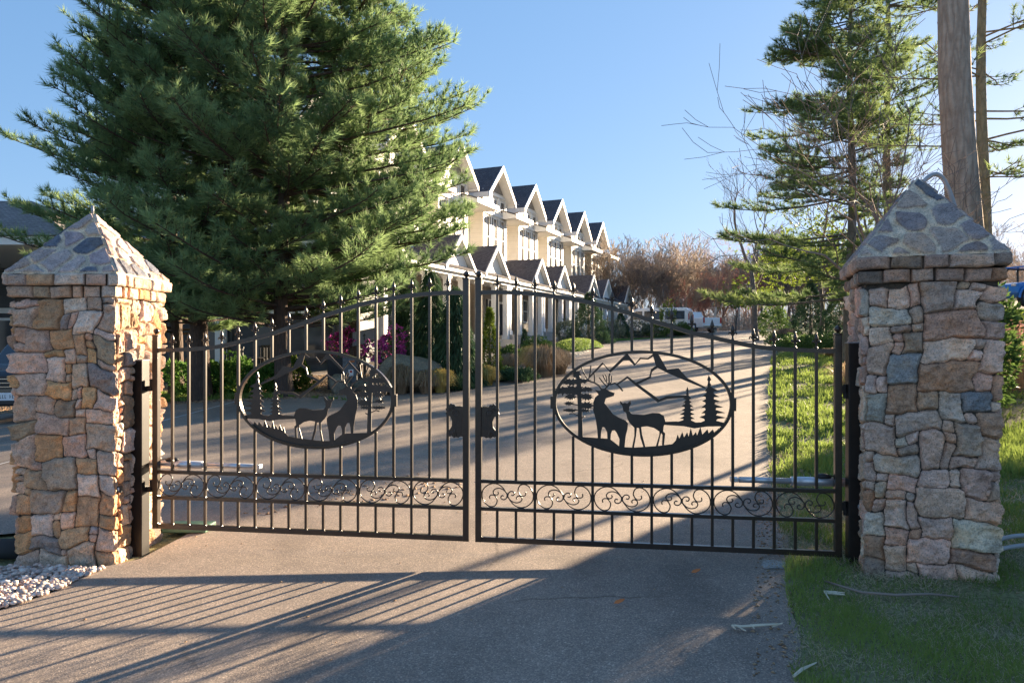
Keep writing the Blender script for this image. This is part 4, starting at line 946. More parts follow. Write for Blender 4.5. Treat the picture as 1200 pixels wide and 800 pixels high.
tag(MB().box((-2.66, 5.98, g(-2.66, 5.98) + .03), (.36, .22, .05), None, .012).build('valve_lid', M['greenlid'], None, False, (-2.66, 5.98, 0)), 'flat green plastic box lid behind the sunlit pillar', 'valve box')
# small litter pieces in the foreground
def twigobj(pts, r, mat, label, name='twig'):
    P = [Vector((p.x, p.y, p.z + h)) for p, h in pts]; o = MB().tube(P, r, 6).build(name, M[mat], None, True, P[0]); tag(o, label, 'twig'); return o
twigobj([(G(968, 685), .02), (G(985, 693), .03), (G(1010, 702), .03), (G(1050, 704), .03), (G(1090, 703), .03), (G(1124, 705), .02)], [.006, .007, .008, .008, .007, .004], 'twig', 'long brown fallen stick curving across the shaded grass')
def straws(c, lines, label):
    m = MB(); 
    for q in lines:
        P = [G(a, b_) for a, b_ in q]; m.tube([Vector((p.x, p.y, p.z + .022 + .004 * i)) for i, p in enumerate(P)], [.006] + [.008] * (len(P) - 2) + [.003], 5)
    o = m.build('dead_stalk', M['straw'], None, False, G(*c)); tag(o, label, 'dead stalk')
straws((978, 702), [[(966, 698), (978, 700), (990, 702)], [(968, 701), (980, 703), (990, 703)], [(966, 699), (972, 709)]], 'bleached zigzag dead stalk lying on the grass before the shaded pillar')
straws((886, 741), [[(858, 740), (870, 740), (890, 740), (916, 741)], [(858, 740), (862, 744)], [(862, 738), (874, 745)], [(880, 739), (884, 744)], [(905, 739), (917, 738)]], 'bleached branching dead stalk lying on the driveway edge')
straws((935, 795), [[(930, 799), (940, 793), (957, 785)]], 'thin pale straw on the grass edge at the bottom of the photo')
def ptc(px, py, r, label):
    p = G(px, py); rs = random.Random(px); P = [(p.x + r * (1 + .5 * rs.uniform(-1, 1)) * math.cos(a), p.y + r * .9 * (1 + .5 * rs.uniform(-1, 1)) * math.sin(a)) for a in [k * .52 for k in range(12)]]
    o = sheet('asphalt_stain', P, M['concrete'], .005, kind='structure')
ptc(912, 664, .10, '')
for px, py, lab in ((1005 - 82, 499 - 0, 'rust orange leaf lying on the lawn beyond the gate'), (946, 532, 'small red leaf lower down the lawn beyond the gate'), (815, 675, 'curled brown leaf on the shaded driveway near the gate'), (725, 712, 'thin reddish leaf stem on the shaded driveway')):
    p = G(px, py) + Vector((0, 0, .03)); o = MB().prism([(-.03, 0), (-.01, .018), (.02, .015), (.04, .0), (.02, -.015), (-.01, -.018)], p, Vector((.9, .3, .25)), Vector((-.3, .9, .1)), 0, .002).build('fallen_leaf', M['orange'], None, False, p); tag(o, lab, 'leaf')
# ---------------------------------------------------------------- townhouse row
Un = Vector((.3926, .9197, 0)); Nn = Vector((.9197, -.3926, 0)); AXB = (Un, Nn, ZV)
def BP(s, b, z): return Nn * (-19.6 + b) + Un * s + ZV * z
def bbox(mb, s0, s1, b0, b1, z0, z1): return mb.box(BP((s0 + s1) / 2, (b0 + b1) / 2, (z0 + z1) / 2), (abs(s1 - s0), abs(b1 - b0), abs(z1 - z0)), AXB)
def ext(mb, prof, b0, b1):
    """(s,z) outline pushed from b0 to b1"""
    n = len(prof); return mb.prism(prof, Nn * -19.6, Un, ZV, -b0, -b1) if False else mb.prism([(s, z) for s, z in prof], Nn * -19.6, Un, ZV, b0 * SGN, b1 * SGN)
SGN = 1 if Un.cross(ZV).dot(Nn) > 0 else -1
def exs(mb, prof, s0, s1):
    sg = 1 if Nn.cross(ZV).dot(Un) > 0 else -1
    return mb.prism(prof, Nn * -19.6, Nn, ZV, s0 * sg, s1 * sg)
def window(rt, s0, s1, z0, z1, b, fr=.07, glass='glasswarm', shut=0, mull=True):
    m = MB()
    bbox(m, s0 - fr, s0, b, b + .07, z0 - fr, z1 + fr); bbox(m, s1, s1 + fr, b, b + .07, z0 - fr, z1 + fr); bbox(m, s0, s1, b, b + .068, z1, z1 + fr); bbox(m, s0, s1, b, b + .09, z0 - fr, z0)
    if mull: bbox(m, s0, s1, b, b + .05, (z0 + z1) / 2 - .03, (z0 + z1) / 2 + .03)
    f = m.build('window', M['white'], rt)
    bbox(MB(), s0, s1, b - .02, b + .02, z0, z1).build('pane', M[glass], f)
    if shut:
        for a, c in ((s0 - fr - shut, s0 - fr - .01), (s1 + fr + .01, s1 + fr + shut)): bbox(MB(), a, c, b, b + .05, z0 - .05, z1 + .05).build('shutter', M['shutter'], f)
labs = ['nearest townhouse of the row, almost hidden behind the big pine', 'second townhouse from the near end, its gable half covered by the pine crown', 'third townhouse from the near end, its gable just clear of the pine branch tips', 'townhouse in the row whose gable is the first wholly clear of the pine', 'fifth townhouse from the near end of the cream gabled row', 'third townhouse from the far end of the cream gabled row', 'second townhouse from the far end of the cream gabled row', 'farthest townhouse of the cream gabled row beside the bare woods']
PG = {0: (27.0,), 1: (34.3,), 2: (39.0,), 3: (46.3,), 4: (51.0,), 5: (58.6,), 6: (63.1,), 7: (70.6,)}
for k in range(8):
    sc = 26.3 + 6 * k; q = BP(sc, 0, 0); gl = g(q.x, q.y); fl = gl + .5
    rt = root('townhouse', (q.x, q.y, gl), labs[k], 'townhouse', 'gabled townhouses in the row')
    m = MB(); exs  # bay wall with gable
    ext(m, [(sc - 1.8, gl - .6), (sc + 1.8, gl - .6), (sc + 1.8, 11.55), (sc, 13.1), (sc - 1.8, 11.55)], -9, -.6)
    bbox(m, sc + 1.8, sc + 4.2, -9, -1.5, gl - .6, 10.75)
    if k == 0: bbox(m, sc - 4.2, sc - 1.8, -9, -1.5, gl - .6, 10.75)
    m.build('wall', M['siding'], rt)
    m = MB(); bbox(m, sc - 1.84, sc + 1.84, -1.45, -.56, gl - .5, 6.0); bbox(m, sc + 1.84, sc + 4.16, -1.6, -1.46, gl - .5, 6.0); m.build('ground_floor_cladding', M['taupe'], rt)
    m = MB(); ext(m, [(sc - 1.35, 11.75), (sc + 1.35, 11.75), (sc, 12.95)], -.59, -.55); m.build('gable_panel', M['taupe'], rt)
    th = .17; m = MB()
    for sg in (-1, 1): ext(m, [(sc + .02 * sg, 13.42), (sc + 2.12 * sg, 11.38), (sc + 2.12 * sg, 11.38 - th), (sc + .02 * sg, 13.42 - th)], 0, -7)
    exs(m, [(-1.7, 10.7), (-7, 13.2), (-12.5, 10.7), (-12.5, 10.5), (-7, 13.0), (-1.7, 10.5)], sc - 3, sc + 3)
    rf = m.build('roof', M['roof'], rt)
    m = MB()
    for sg in (-1, 1):
        ext(m, [(sc, 13.44), (sc + 2.2 * sg, 11.30), (sc + 2.2 * sg, 10.98), (sc, 13.10)], .005, .09)
        ext(m, [(sc, 13.23), (sc + 2.1 * sg, 11.19), (sc + 2.1 * sg, 11.10), (sc, 13.14)], -.595, -.0)
        bbox(m, sc + sg * 2.06, sc + sg * 2.24, -4, .0, 11.0, 11.32)
    m.build('barge_boards', M['white'], rf)
    # shed eave between the bays
    m = MB(); exs(m, [(-1.55, 11.05), (.45, 10.42), (.45, 10.36), (-1.55, 10.99)], sc + 1.15, sc + 4.4); er = m.build('eave_roof', M['roof'], rt)
    m = MB(); exs(m, [(-1.5, 10.96), (.43, 10.35), (.50, 10.41), (.50, 10.12), (-1.5, 10.12)], sc + 1.2, sc + 4.35); m.build('soffit_box', M['white'], er)
    # trim
    m = MB()
    for sx in (-1.8, -.62, .62, 1.8): bbox(m, sx + sc - .09, sx + sc + .09, -.6, -.52, 6.4, 11.5)
    bbox(m, sc - 1.9, sc + 1.9, -.6, -.50, 10.12, 10.30); bbox(m, sc - 1.9, sc + 1.9, -.6, -.50, 11.45, 11.62); bbox(m, sc - 1.9, sc + 1.9, -.6, -.50, 6.55, 6.75)
    m.build('trim_boards', M['white'], rt)
    bbox(MB(), sc + 1.95, sc + 2.05, -1.49, -1.41, gl, 10.1).build('downpipe', M['white'], rt)
    for a in (-1.2, 0, 1.2):
        window(rt, sc + a - .30, sc + a + .30, 10.45, 11.2, -.585, .05, 'glass', 0, False)
        window(rt, sc + a - .27, sc + a + .27, 7.3, 9.9, -.585, .05, random.choice(('glasswarm', 'glass', 'glasswarm')), .17)
    window(rt, sc + 2.7, sc + 3.3, 7.5, 9.6, -1.49, .07, 'glass', .22)
    # ground floor
    window(rt, sc - 1.1, sc - .3, fl + .8, fl + 2.3, -.55, .08, 'glass', .25)
    m = bbox(MB(), sc + .55, sc + 1.45, -.56, -.50, fl, fl + 2.15); d = m.build('door', M['shutter'], rt); m = MB(); bbox(m, sc + .43, sc + .55, -.56, -.46, fl, fl + 2.3); bbox(m, sc + 1.45, sc + 1.57, -.56, -.46, fl, fl + 2.3); bbox(m, sc + .55, sc + 1.45, -.56, -.46, fl + 2.15, fl + 2.3); m.build('door_frame', M['white'], d)
    window(rt, sc + 2.6, sc + 3.4, fl + .8, fl + 2.3, -1.46, .08, 'glass', .25)
    # porch
    m = bbox(MB(), sc - 3, sc + 3, -1.4, 2.0, gl - .4, fl); m.build('porch_floor', M['concrete'], rt)
    for a in (-2.7, -1.0, 1.2, 2.9):
        m = bbox(MB(), sc + a - .15, sc + a + .15, 1.45, 1.75, fl, 5.15); bbox(m, sc + a - .2, sc + a + .2, 1.4, 1.8, fl, fl + .25); bbox(m, sc + a - .2, sc + a + .2, 1.4, 1.8, 4.98, 5.14); m.build('porch_column', M['whitecol'], rt)
    m = bbox(MB(), sc - 3, sc + 3, 1.35, 1.85, 5.15, 5.5); bbox(m, sc - 3, sc + 3, 1.86, 2.05, 5.32, 5.58); m.build('porch_beam', M['white'], rt)
    m = MB(); exs(m, [(2.1, 5.60), (-.6, 6.75), (-.6, 6.6), (2.1, 5.5)], sc - 3, sc + 3); pr = m.build('porch_roof', M['roof'], rt)
    bbox(MB(), sc - 2.98, sc + 2.98, -.5, 1.34, 5.3, 5.36).build('porch_ceiling', M['white'], pr)
    for sp in PG[k]:
        m = MB()
        for sg in (-1, 1): ext(m, [(sp + .01 * sg, 7.36), (sp + 1.65 * sg, 5.66), (sp + 1.65 * sg, 5.54), (sp + .01 * sg, 7.22)], -.6, 2.0)
        m.build('porch_gable_roof', M['roof'], pr)
        m = MB(); ext(m, [(sp - 1.5, 5.52), (sp + 1.5, 5.52), (sp, 7.1)], 1.7, 1.78)
        for sg in (-1, 1): ext(m, [(sp, 7.38), (sp + 1.74 * sg, 5.60), (sp + 1.74 * sg, 5.36), (sp, 7.12)], 2.005, 2.1); ext(m, [(sp, 7.2), (sp + 1.6 * sg, 5.52), (sp + 1.6 * sg, 5.44), (sp, 7.1)], 1.79, 2.0)
        m.build('porch_gable', M['white'], pr)

# ---------------------------------------------------------------- clubhouse on the left
rt = root('clubhouse', (-14, 28, g(-14, 28)), 'low dark slate-sided clubhouse with a porch roof behind the pines', 'building')
WX = (Vector((1, 0, 0)), Vector((0, 1, 0)), ZV)
def wb(m, x0, x1, y0, y1, z0, z1): return m.box(((x0 + x1) / 2, (y0 + y1) / 2, (z0 + z1) / 2), (x1 - x0, y1 - y0, z1 - z0))
wb(MB(), -27, -6.0, 27, 35, -1, 5.2).build('wall', M['darksiding'], rt)
def hip(m, x0, x1, y0, y1, z, h, ins=3.0):
    a = [(x0, y0, z), (x1, y0, z), (x1, y1, z), (x0, y1, z)]; ym = (y0 + y1) / 2; b = [(x0 + ins, ym, z + h), (x1 - ins, ym, z + h)]
    m.add(a + b, [(0, 1, 5, 4), (1, 2, 5), (2, 3, 4, 5), (3, 0, 4), (3, 2, 1, 0)]); return m
rf = hip(MB(), -28, -5.2, 26.3, 36, 5.25, 2.0).build('roof', M['roof2'], rt)
wb(MB(), -27.9, -5.3, 26.2, 26.3, 5.0, 5.24).build('fascia', M['white'], rf)
pr = hip(MB(), -27, -12.6, 20.6, 28, 4.62, 1.7, 3.5).build('porch_roof', M['roof2'], rt)
m = MB(); wb(m, -26.9, -12.7, 20.7, 27.9, 4.36, 4.60); m.build('porch_fascia', M['white'], pr)
for x in (-15.6, -18.9, -22.4):
    m = wb(MB(), x - .17, x + .17, 21.1, 21.44, -.5, 4.35); wb(m, x - .24, x + .24, 21.03, 21.5, -.5, .9); m.build('porch_column', M['whitecol'], rt)
wb(MB(), -26, -6.2, 26.75, 26.98, 2.66, 2.86).build('trim_band', M['white'], rt)
for x in (-22, -19, -16.2, -13.2, -11.0, -9.0, -7.2):
    f = wb(MB(), x - .62, x + .62, 26.9, 26.985, .9, 2.5).build('window', M['whitecol'] if x < -14 else M['darksiding'], rt); wb(MB(), x - .52, x + .52, 26.86, 26.92, 1.0, 2.4).build('pane', M['glass'], f)
m = wb(MB(), -10.9, -10.55, 26.6, 26.9, 0, 5.0); m.build('downpipe', M['whitecol'], rt)
# low stone wall at left
rs_ = random.Random(5); rtw = root('retaining_wall', (-16, 20, g(-16, 20)), 'low blue grey stone retaining wall at the left edge behind the pillar', 'wall')
m = MB(); x = -21
while x < -12.4:
    w_ = rs_.uniform(.35, .7)
    for lv in range(3): m.box((x + w_ / 2 + .08 * lv, 20.7 + rs_.uniform(-.04, .04), g(x, 20.6) + .18 + lv * .3), (w_ - .03, .5, .28), None, .04)
    x += w_
m.build('stone_courses', M['wallstone'], rtw)
# patio furniture on the clubhouse terrace
def chair(x, y, rz, lab):
    z = g(x, y); rt = root('patio_chair', (x, y, z), lab, 'chair', 'dark chairs on the clubhouse terrace')
    A = (Vector((math.cos(rz), math.sin(rz), 0)), Vector((-math.sin(rz), math.cos(rz), 0)), ZV); p = lambda a, b, c: Vector((x, y, z)) + A[0] * a + A[1] * b + A[2] * c
    MB().box(p(0, 0, .45), (.5, .48, .05), A, .01).build('seat', M['plastic_black'], rt)
    m = MB()
    for k in range(5): m.box(p(-.2 + .1 * k, .24, .78), (.06, .03, .55), A)
    m.box(p(0, .24, 1.06), (.52, .035, .06), A); m.build('backrest', M['plastic_black'], rt)
    for a in (-.22, .22):
        for b in (-.2, .23): MB().box(p(a, b, .21), (.04, .04, .46), A).build('leg', M['plastic_black'], rt)
    for a in (-.26, .26): MB().box(p(a, 0, .66), (.05, .46, .03), A).build('armrest', M['plastic_black'], rt)
for (px, rz, lab) in ((268, .4, 'leftmost dark chair on the shaded terrace behind the pines'), (284, 2.8, 'second dark chair from the left on the shaded terrace'), (303, -.5, 'third dark chair from the left on the shaded terrace'), (316, 3.4, 'dark chair nearest the right pine trunk on the shaded terrace')):
    chair((px - 600) * 24 / F, 24, rz, lab)
x, y = (293 - 600) * 23.6 / F, 23.6; z = g(x, y); rt = root('patio_table', (x, y, z), 'round dark table between the terrace chairs', 'table')
MB().lathe((x, y, z + .70), [(.5, 0), (.52, .02), (.5, .04)], 20).build('table_top', M['plastic_black'], rt); MB().lathe((x, y, z), [(.28, 0), (.26, .03), (.04, .06), (.035, .70)], 14).build('pedestal', M['plastic_black'], rt)
for px, py, hh, lab in ((222, 392, .95, 'weathered timber post between the two left pine trunks'), (274, 396, .5, 'short weathered timber post right of the left pine trunks')):
    x, y = (px - 600) * 20 / F, 20.0; z = g(x, y); o = MB().lathe((x, y, z), [(.10, 0), (.10, hh - .03), (.085, hh), (.001, hh + .01)], 12).build('timber_post', M['wood'], None, False, (x, y, z)); tag(o, lab, 'post', 'weathered timber posts')

# ---------------------------------------------------------------- vehicles
def vehicle(name, loc, rz, label, cat, prof, width, wheels, wr, paint, windows, extra=None, rim='chrome'):
    x0, y0 = loc; z0 = g(x0, y0); rt = root(name, (x0, y0, z0), label, cat)
    A = Vector((math.cos(rz), math.sin(rz), 0)); B = Vector((-math.sin(rz), math.cos(rz), 0)); O = Vector((x0, y0, z0)); p = lambda a, b, c: O + A * a + B * b + ZV * c
    zt_ = max(z for _, z in prof); bm = bmesh.new(); n = len(prof); V = []
    for sy in (-1, 1):
        for (x, z) in prof:
            k = width / 2 * (1 - .10 * max(0, (z - .9) / (zt_ - .9 + 1e-6))) ; V.append(bm.verts.new((x, sy * k, z)))
    bm.faces.new(V[:n]); bm.faces.new(V[n:][::-1])
    for i in range(n): bm.faces.new((V[i], V[n + i], V[n + (i + 1) % n], V[(i + 1) % n]))
    bmesh.ops.recalc_face_normals(bm, faces=bm.faces[:]); bmesh.ops.bevel(bm, geom=bm.edges[:], offset=.05, segments=3, affect='EDGES', profile=.6, clamp_overlap=True)
    Vv = [p(v.co.x, v.co.y, v.co.z) for v in bm.verts]; bm.verts.index_update(); Fv = [[v.index for v in f.verts] for f in bm.faces]; bm.free()
    MB().add(Vv, Fv).build('body', M[paint], rt, True)
    for sy in (-1, 1):
        for wpoly in windows:
            m = MB(); Vs = []
            for off in (0.0, .012):
                for (x, z) in wpoly: k = width / 2 * (1 - .10 * max(0, (z - .9) / (zt_ - .9))) + off; Vs.append(p(x, sy * k, z))
            nn = len(wpoly); m.add(Vs, [tuple(range(nn)), tuple(range(nn, 2 * nn))[::-1]] + [(i, (i + 1) % nn, nn + (i + 1) % nn, nn + i) for i in range(nn)]); m.build('side_window', M['glass'], rt)
        for wx in wheels:
            ax = (A, ZV, B * sy); c = p(wx, sy * (width / 2 - .19), wr)
            wt = MB().lathe(c, [(wr * .62, .0), (wr * .95, .01), (wr, .05), (wr, .17), (wr * .94, .205), (wr * .66, .205), (wr * .6, .18)], 24, ax).build('wheel', M['rubber'], rt, True)
            MB().lathe(c, [(wr * .61, .12), (wr * .6, .19), (wr * .3, .175), (wr * .14, .20), (.001, .20)], 18, ax).build('rim', M[rim], wt, True)
    if extra: extra(rt, p, A, B)
    return rt
def suvx(rt, p, A, B):
    ax = (A, B, ZV)
    m = MB(); m.box(p(2.33, 0, .78), (.05, 1.15, .26), ax, .01); gr = m.build('grille', M['plastic_black'], rt)
    m = MB()
    for k in range(3): m.box(p(2.365, 0, .69 + .08 * k), (.02, 1.12, .012), ax)
    for sy in (-1, 1):
        for k in range(4):
            for sg in (-1, 1): m.tube([p(2.37, sy * (.22 + .09 * k), .78 + sg * .045), p(2.37, sy * (.26 + .09 * k), .78)], .008, 5)
    m.build('grille_bars', M['chrome'], gr)
    for sy in (-1, 1): MB().box(p(2.28, sy * .74, .80), (.12, .28, .16), ax, .03).build('headlight', M['lamplens'], rt)
    pl_ = MB().box(p(2.375, 0, .50), (.015, .31, .155), ax, .004).build('licence_plate', M['whitecol'], rt)
    m = MB(); r_ = random.Random(2)
    for k in range(6):
        if k == 3: continue
        m.box(p(2.385, -.11 + .044 * k, .50), (.004, .008, .07), ax); m.box(p(2.385, -.098 + .044 * k, .50 + r_.choice((-.03, 0, .03))), (.004, .018, .010), ax)
    m.build('plate_characters', M['plastic_black'], pl_)
    MB().box(p(2.33, 0, .38), (.1, 1.6, .12), ax, .03).build('bumper_insert', M['plastic_black'], rt)
vehicle('parked_car', (-10.55, 16.75), R(-78), 'black car at the left edge, its chrome grille just showing behind the pillar', 'car',
    [(-2.3, .35), (2.25, .30), (2.36, .45), (2.33, .92), (2.2, 1.02), (1.0, 1.10), (.35, 1.55), (-.3, 1.66), (-1.7, 1.62), (-2.25, 1.12), (-2.35, .8)], 1.86, (-1.42, 1.45), .35, 'carblack',
    [[(.85, 1.14), (.32, 1.5), (-.25, 1.58), (-.25, 1.12)], [(-.35, 1.12), (-.35, 1.58), (-1.6, 1.54), (-1.95, 1.15)]], suvx)
def vanx(rt, p, A, B):
    ax = (A, B, ZV)
    for sy in (-1, 1): MB().box(p(-2.63, sy * .80, 1.35), (.05, .12, .45), ax, .01).build('tail_light', M['redlens'], rt)
    MB().box(p(-2.61, 0, 1.45), (.03, 1.3, .55), ax, .02).build('rear_window', M['glass'], rt); MB().box(p(-2.68, 0, .48), (.14, 1.75, .16), ax, .03).build('bumper', M['plastic_black'], rt)
vq = G(768, 393.5, 30); VY = 54.0; vx_ = (768 - 600) * VY / F
vehicle('parked_van', (vx_, VY), R(155), 'white van parked at the far end of the townhouses', 'van',
    [(-2.6, .35), (2.5, .35), (2.62, .6), (2.55, .95), (1.95, 1.15), (1.35, 1.92), (1.1, 2.02), (-2.4, 2.02), (-2.6, 1.85)], 1.95, (-1.65, 1.7), .34, 'carwhite',
    [[(1.75, 1.18), (1.25, 1.80), (.75, 1.80), (.75, 1.18)], [(.6, 1.18), (.6, 1.80), (-.8, 1.80), (-.8, 1.18)], [(-.95, 1.18), (-.95, 1.80), (-2.35, 1.78), (-2.35, 1.18)]], vanx)
def pkx(rt, p, A, B):
    ax = (A, B, ZV)
    for sy in (-1, 1): MB().box(p(-2.75, sy * .85, .95), (.05, .14, .42), ax, .01).build('tail_light', M['redlens'], rt)
    MB().box(p(-2.78, 0, .5), (.14, 1.8, .14), ax, .03).build('bumper', M['chrome'], rt)
vehicle('parked_pickup', ((806 - 600) * 58 / F, 58.0), R(118), 'white pickup with red tail lights parked behind the white van', 'pickup',
    [(-2.75, .4), (2.6, .4), (2.7, .9), (1.3, 1.05), (.7, 1.65), (-.6, 1.68), (-.85, 1.15), (-2.75, 1.15)], 1.95, (-1.7, 1.7), .38, 'carwhite',
    [[(1.05, 1.12), (.62, 1.55), (-.5, 1.58), (-.62, 1.12)]], pkx)
def bluex(rt, p, A, B):
    ax = (A, B, ZV)
    for sy in (-1, 1):
        m = MB()
        for a, b_ in (((-1.0, .95), (-.55, 1.78)), ((-.55, 1.78), (.45, 1.78)), ((.45, 1.78), (1.05, 1.05)), ((-.1, .9), (-.1, 1.78))): m.tube([p(a[0], sy * .72, a[1]), p(b_[0], sy * .72, b_[1])], .045, 8)
        m.build('cab_frame', M['plastic_black'], rt)
        m = MB()
        for wx in (-1.15, 1.15): m.tube([p(wx + .52 * math.cos(t), sy * .86, .38 + .52 * math.sin(t)) for t in [math.pi * k / 8 for k in range(9)]], .05, 8)
        m.build('fender', M['blue'], rt); MB().box(p(1.62, sy * .55, .95), (.05, .22, .12), ax, .02).build('headlight', M['lamplens'], rt)
    MB().box(p(-.05, 0, 1.82), (1.25, 1.5, .06), ax, .02).build('canopy', M['blue'], rt); MB().box(p(-.35, 0, .95), (.5, 1.3, .5), ax, .05).build('seat', M['plastic_black'], rt)
vehicle('utility_vehicle', (22.9, 32.0), R(195), 'bright blue utility vehicle partly seen to the right of the shaded pillar', 'utility vehicle',
    [(-1.6, .38), (1.5, .38), (1.68, .6), (1.6, .98), (1.05, 1.10), (.55, .80), (-.6, .80), (-.75, 1.05), (-1.6, 1.08)], 1.6, (-1.15, 1.15), .40, 'blue', [], bluex, 'wheeltan')

# ---------------------------------------------------------------- big pines on the left
def prL(t, az, a=4.3, right=0.0): 
    return a * (1.05 - .72 * max(0, t - .12) ** 1.25) * (1 + right * math.cos(az)) * (.72 + .28 * min(1, t / .12))
def pine_at(px, Y): return ((px - 600) * Y / F, Y)
pine(pine_at(204, 18.6), 14.5, .16, lambda t, az: prL(t, az, 3.5, -.08), 'dense pine with the leftmost trunk of the group behind the left gate leaf', 101, zc0=.12, nl=6, limb_step=.32, nb=16, rise=.2, ztop=.86, tstep=.12, L=.20, wd=.015, sub=.21)
pine(pine_at(233, 17.4), 15.0, .21, lambda t, az: prL(t, az, 3.5, .03), 'dense pine with the stoutest trunk standing behind the left gate leaf', 102, zc0=.125, nl=7, limb_step=.27, nb=16, rise=.2, ztop=.84, tstep=.12, L=.20, wd=.015, sub=.21)
pine(pine_at(332, 17.2), 14.5, .18, lambda t, az: prL(t, az, 4.2, .08), 'broad pine whose crown spreads over the near townhouses', 103, zc0=.12, nl=7, limb_step=.26, nb=16, rise=.2, ztop=.86, tstep=.12, L=.20, wd=.015, sub=.21)
pine(pine_at(418, 19.0), 11.5, .16, lambda t, az: prL(t, az, 3.0, .15), 'smaller pine at the right of the dense group before the townhouses', 104, zc0=.24, nl=7, limb_step=.28, nb=16, rise=.22, tstep=.12, L=.20, wd=.015, sub=.21)
# ---------------------------------------------------------------- right hand trees
def prR(t, az, a=5.0):
    c = math.cos(az); side = (1 if c < -.55 else .22) if t < .34 else 1 if c < 0 else max(.22, 1 - 1.1 * c) if t < .62 else .75
    return a * (1.0 - .78 * t ** 1.0) * side
pine(pine_at(997, 22), 13.0, .17, prR, 'tall layered pine left of the shaded pillar, its boughs reaching over the drive', 111, 'needleR', 'barkgrey', zc0=.16, limb_step=.46, nl=7, sub=.22, tstep=.12, nb=17, L=.21, wd=.018, rise=.02, limb_r=.04, droop=.14, r1=.03)
pine(pine_at(1040, 27), 17.0, .2, lambda t, az: 4.6 * (1 - .75 * t) * (1 if t > .38 else .25), 'taller pine behind the layered pine, its green top between the trunks', 112, 'needleR', 'barkgrey', zc0=.25, limb_step=.7, nl=7, sub=.26, tstep=.14, nb=15, L=.24, wd=.02, rise=.05)
pine(pine_at(1152, 15.5), 13.0, .15, lambda t, az: (2.6 if abs(math.cos(az)) > .3 else 1.6) * (1 - .4 * t), 'slender sunlit pine with sparse boughs just right of the furrowed trunk', 113, 'needleR', 'barkwarm', zc0=.34, limb_step=.8, nl=4, sub=.34, nb=12, L=.17, wd=.014, rise=.05, limb_r=.03)
pine((7.14, 11.3), 17.0, .27, lambda t, az: 3.2 * (1 - .5 * t), 'thick furrowed pine trunk rising behind the shaded pillar', 114, 'needleR', 'barkbig', zc0=.62, limb_step=.8, nl=4, sub=.4, nb=10, L=.17, wd=.014, lean=(-.62, 0), r1=.12)
baretree((5.75, 10.4), 7.2, .06, 'many-stemmed bare sapling fanning out left of the furrowed trunk', 7, ('barkgrey', 'twig'), depth=5, k=3, spread=.85, trunk=.27, up=.12, lean=(-.10, 0), name='bare_sapling', minr=.004, shrink=.72)
baretree((6.75, 12.6), 8.5, .09, 'grey bare tree with pale forking limbs behind the furrowed trunk', 19, ('barkgrey', 'twig'), depth=5, k=3, spread=.7, trunk=.27, up=.08, lean=(-.05, 0), minr=.005, shrink=.74)
for i, (px, Y, H, r, lab) in enumerate(((1011, 26, 10, .09, 'thin straight bare trunk between the layered pine and the shaded pillar'), (966, 31, 9, .10, 'slim bare trunk under the layered pine boughs'), (886, 40, 9.5, .20, 'straight grey bare trunk standing alone past the lawn'), (838, 56, 7, .13, 'pale forked bare tree before the reddish woods'), (1060, 24, 11, .08, 'thin bare tree above the shaded pillar cap'))):
    baretree(pine_at(px, Y), H, r, lab, 30 + i, ('birch' if i == 3 else 'barkgrey', 'twig'), depth=5, k=3, spread=.55, trunk=.42 if i < 3 else .3, up=.1)
# far bare woods
mats = [('barkgrey', 'twig'), ('birch', 'twigtan'), ('barkgrey', 'twigred'), ('barkgrey', 'twigtan'), ('barkgrey', 'twigred'), ('barkgrey', 'twig')]
glab = {0: 'grey bare tree in the woods beyond the end of the road', 1: 'pale barked bare tree in the woods beyond the end of the road', 2: 'reddish budding tree in the woods beyond the end of the road', 3: 'tan bare tree in the woods beyond the end of the road', 4: 'small reddish budding tree in the woods beyond the end of the road', 5: 'spindly grey bare tree in the woods beyond the end of the road'}
protos = []
for i in range(6):
    H = [13, 11.5, 11, 14, 9, 15][i]; pos = [(17, 82), (31, 78), (26, 76), (22, 90), (33, 84), (15, 92)][i]
    protos.append(baretree(pos, H, .16, glab[i], 60 + i, mats[i], 'woods trees: ' + ['grey', 'pale', 'reddish', 'tan', 'small reddish', 'spindly'][i], depth=6, k=3, spread=.55, trunk=.28, up=.13, minr=.02, shrink=.72))
rr_ = random.Random(9); cnt = 0
for k in range(120):
    Y = rr_.uniform(70, 118); px = rr_.uniform(690, 1010) if k < 88 else rr_.uniform(1010, 1290); X = (px - 600) * Y / F
    if X < 8.5 + (Y - 70) * .15: continue
    red = 780 < px < 885
    i = rr_.choice([2, 4, 2, 3, 1, 0]) if red else rr_.choice([0, 3, 5, 0, 3, 1])
    z = g(X, Y); sc_ = rr_.uniform(.8, 1.1) * (Y / 88)
    copy_tree(protos[i], (X, Y, z), rz=rr_.uniform(0, 6.28), sc=sc_); cnt += 1
print('woods', cnt)
rs = np.random.RandomState(77)
def thicket(name, label, x0, x1, y0, y1, h0, h1, n, mat, seed, L=.7, wd=.03, cat='woods'):
    rs = np.random.RandomState(seed); X = x0 + (x1 - x0) * rs.rand(n); Y = y0 + (y1 - y0) * rs.rand(n); hm = h0 + (h1 - h0) * (.5 + vnoise(seed, X + 200, Y, 7.0, 7.0)); Z = gz(X, Y) + hm * rs.rand(n) ** 1.3
    P = np.stack([X, Y, Z], -1); D = np.tile((0, 0, 1.0), (n, 1))
    tag(blades(name, P, D, 3, L, wd, 1.5, M[mat], None, rs.rand(n), seed, jit=.3), label, cat, kind='stuff')
M['thicket'] = leafmat('thicket_twigs', (0.26, 0.19, 0.15), (0.48, 0.36, 0.28), .15, .9); M['thicketred'] = leafmat('budding_twigs', (0.32, 0.15, 0.12), (0.52, 0.28, 0.21), .2, .9)
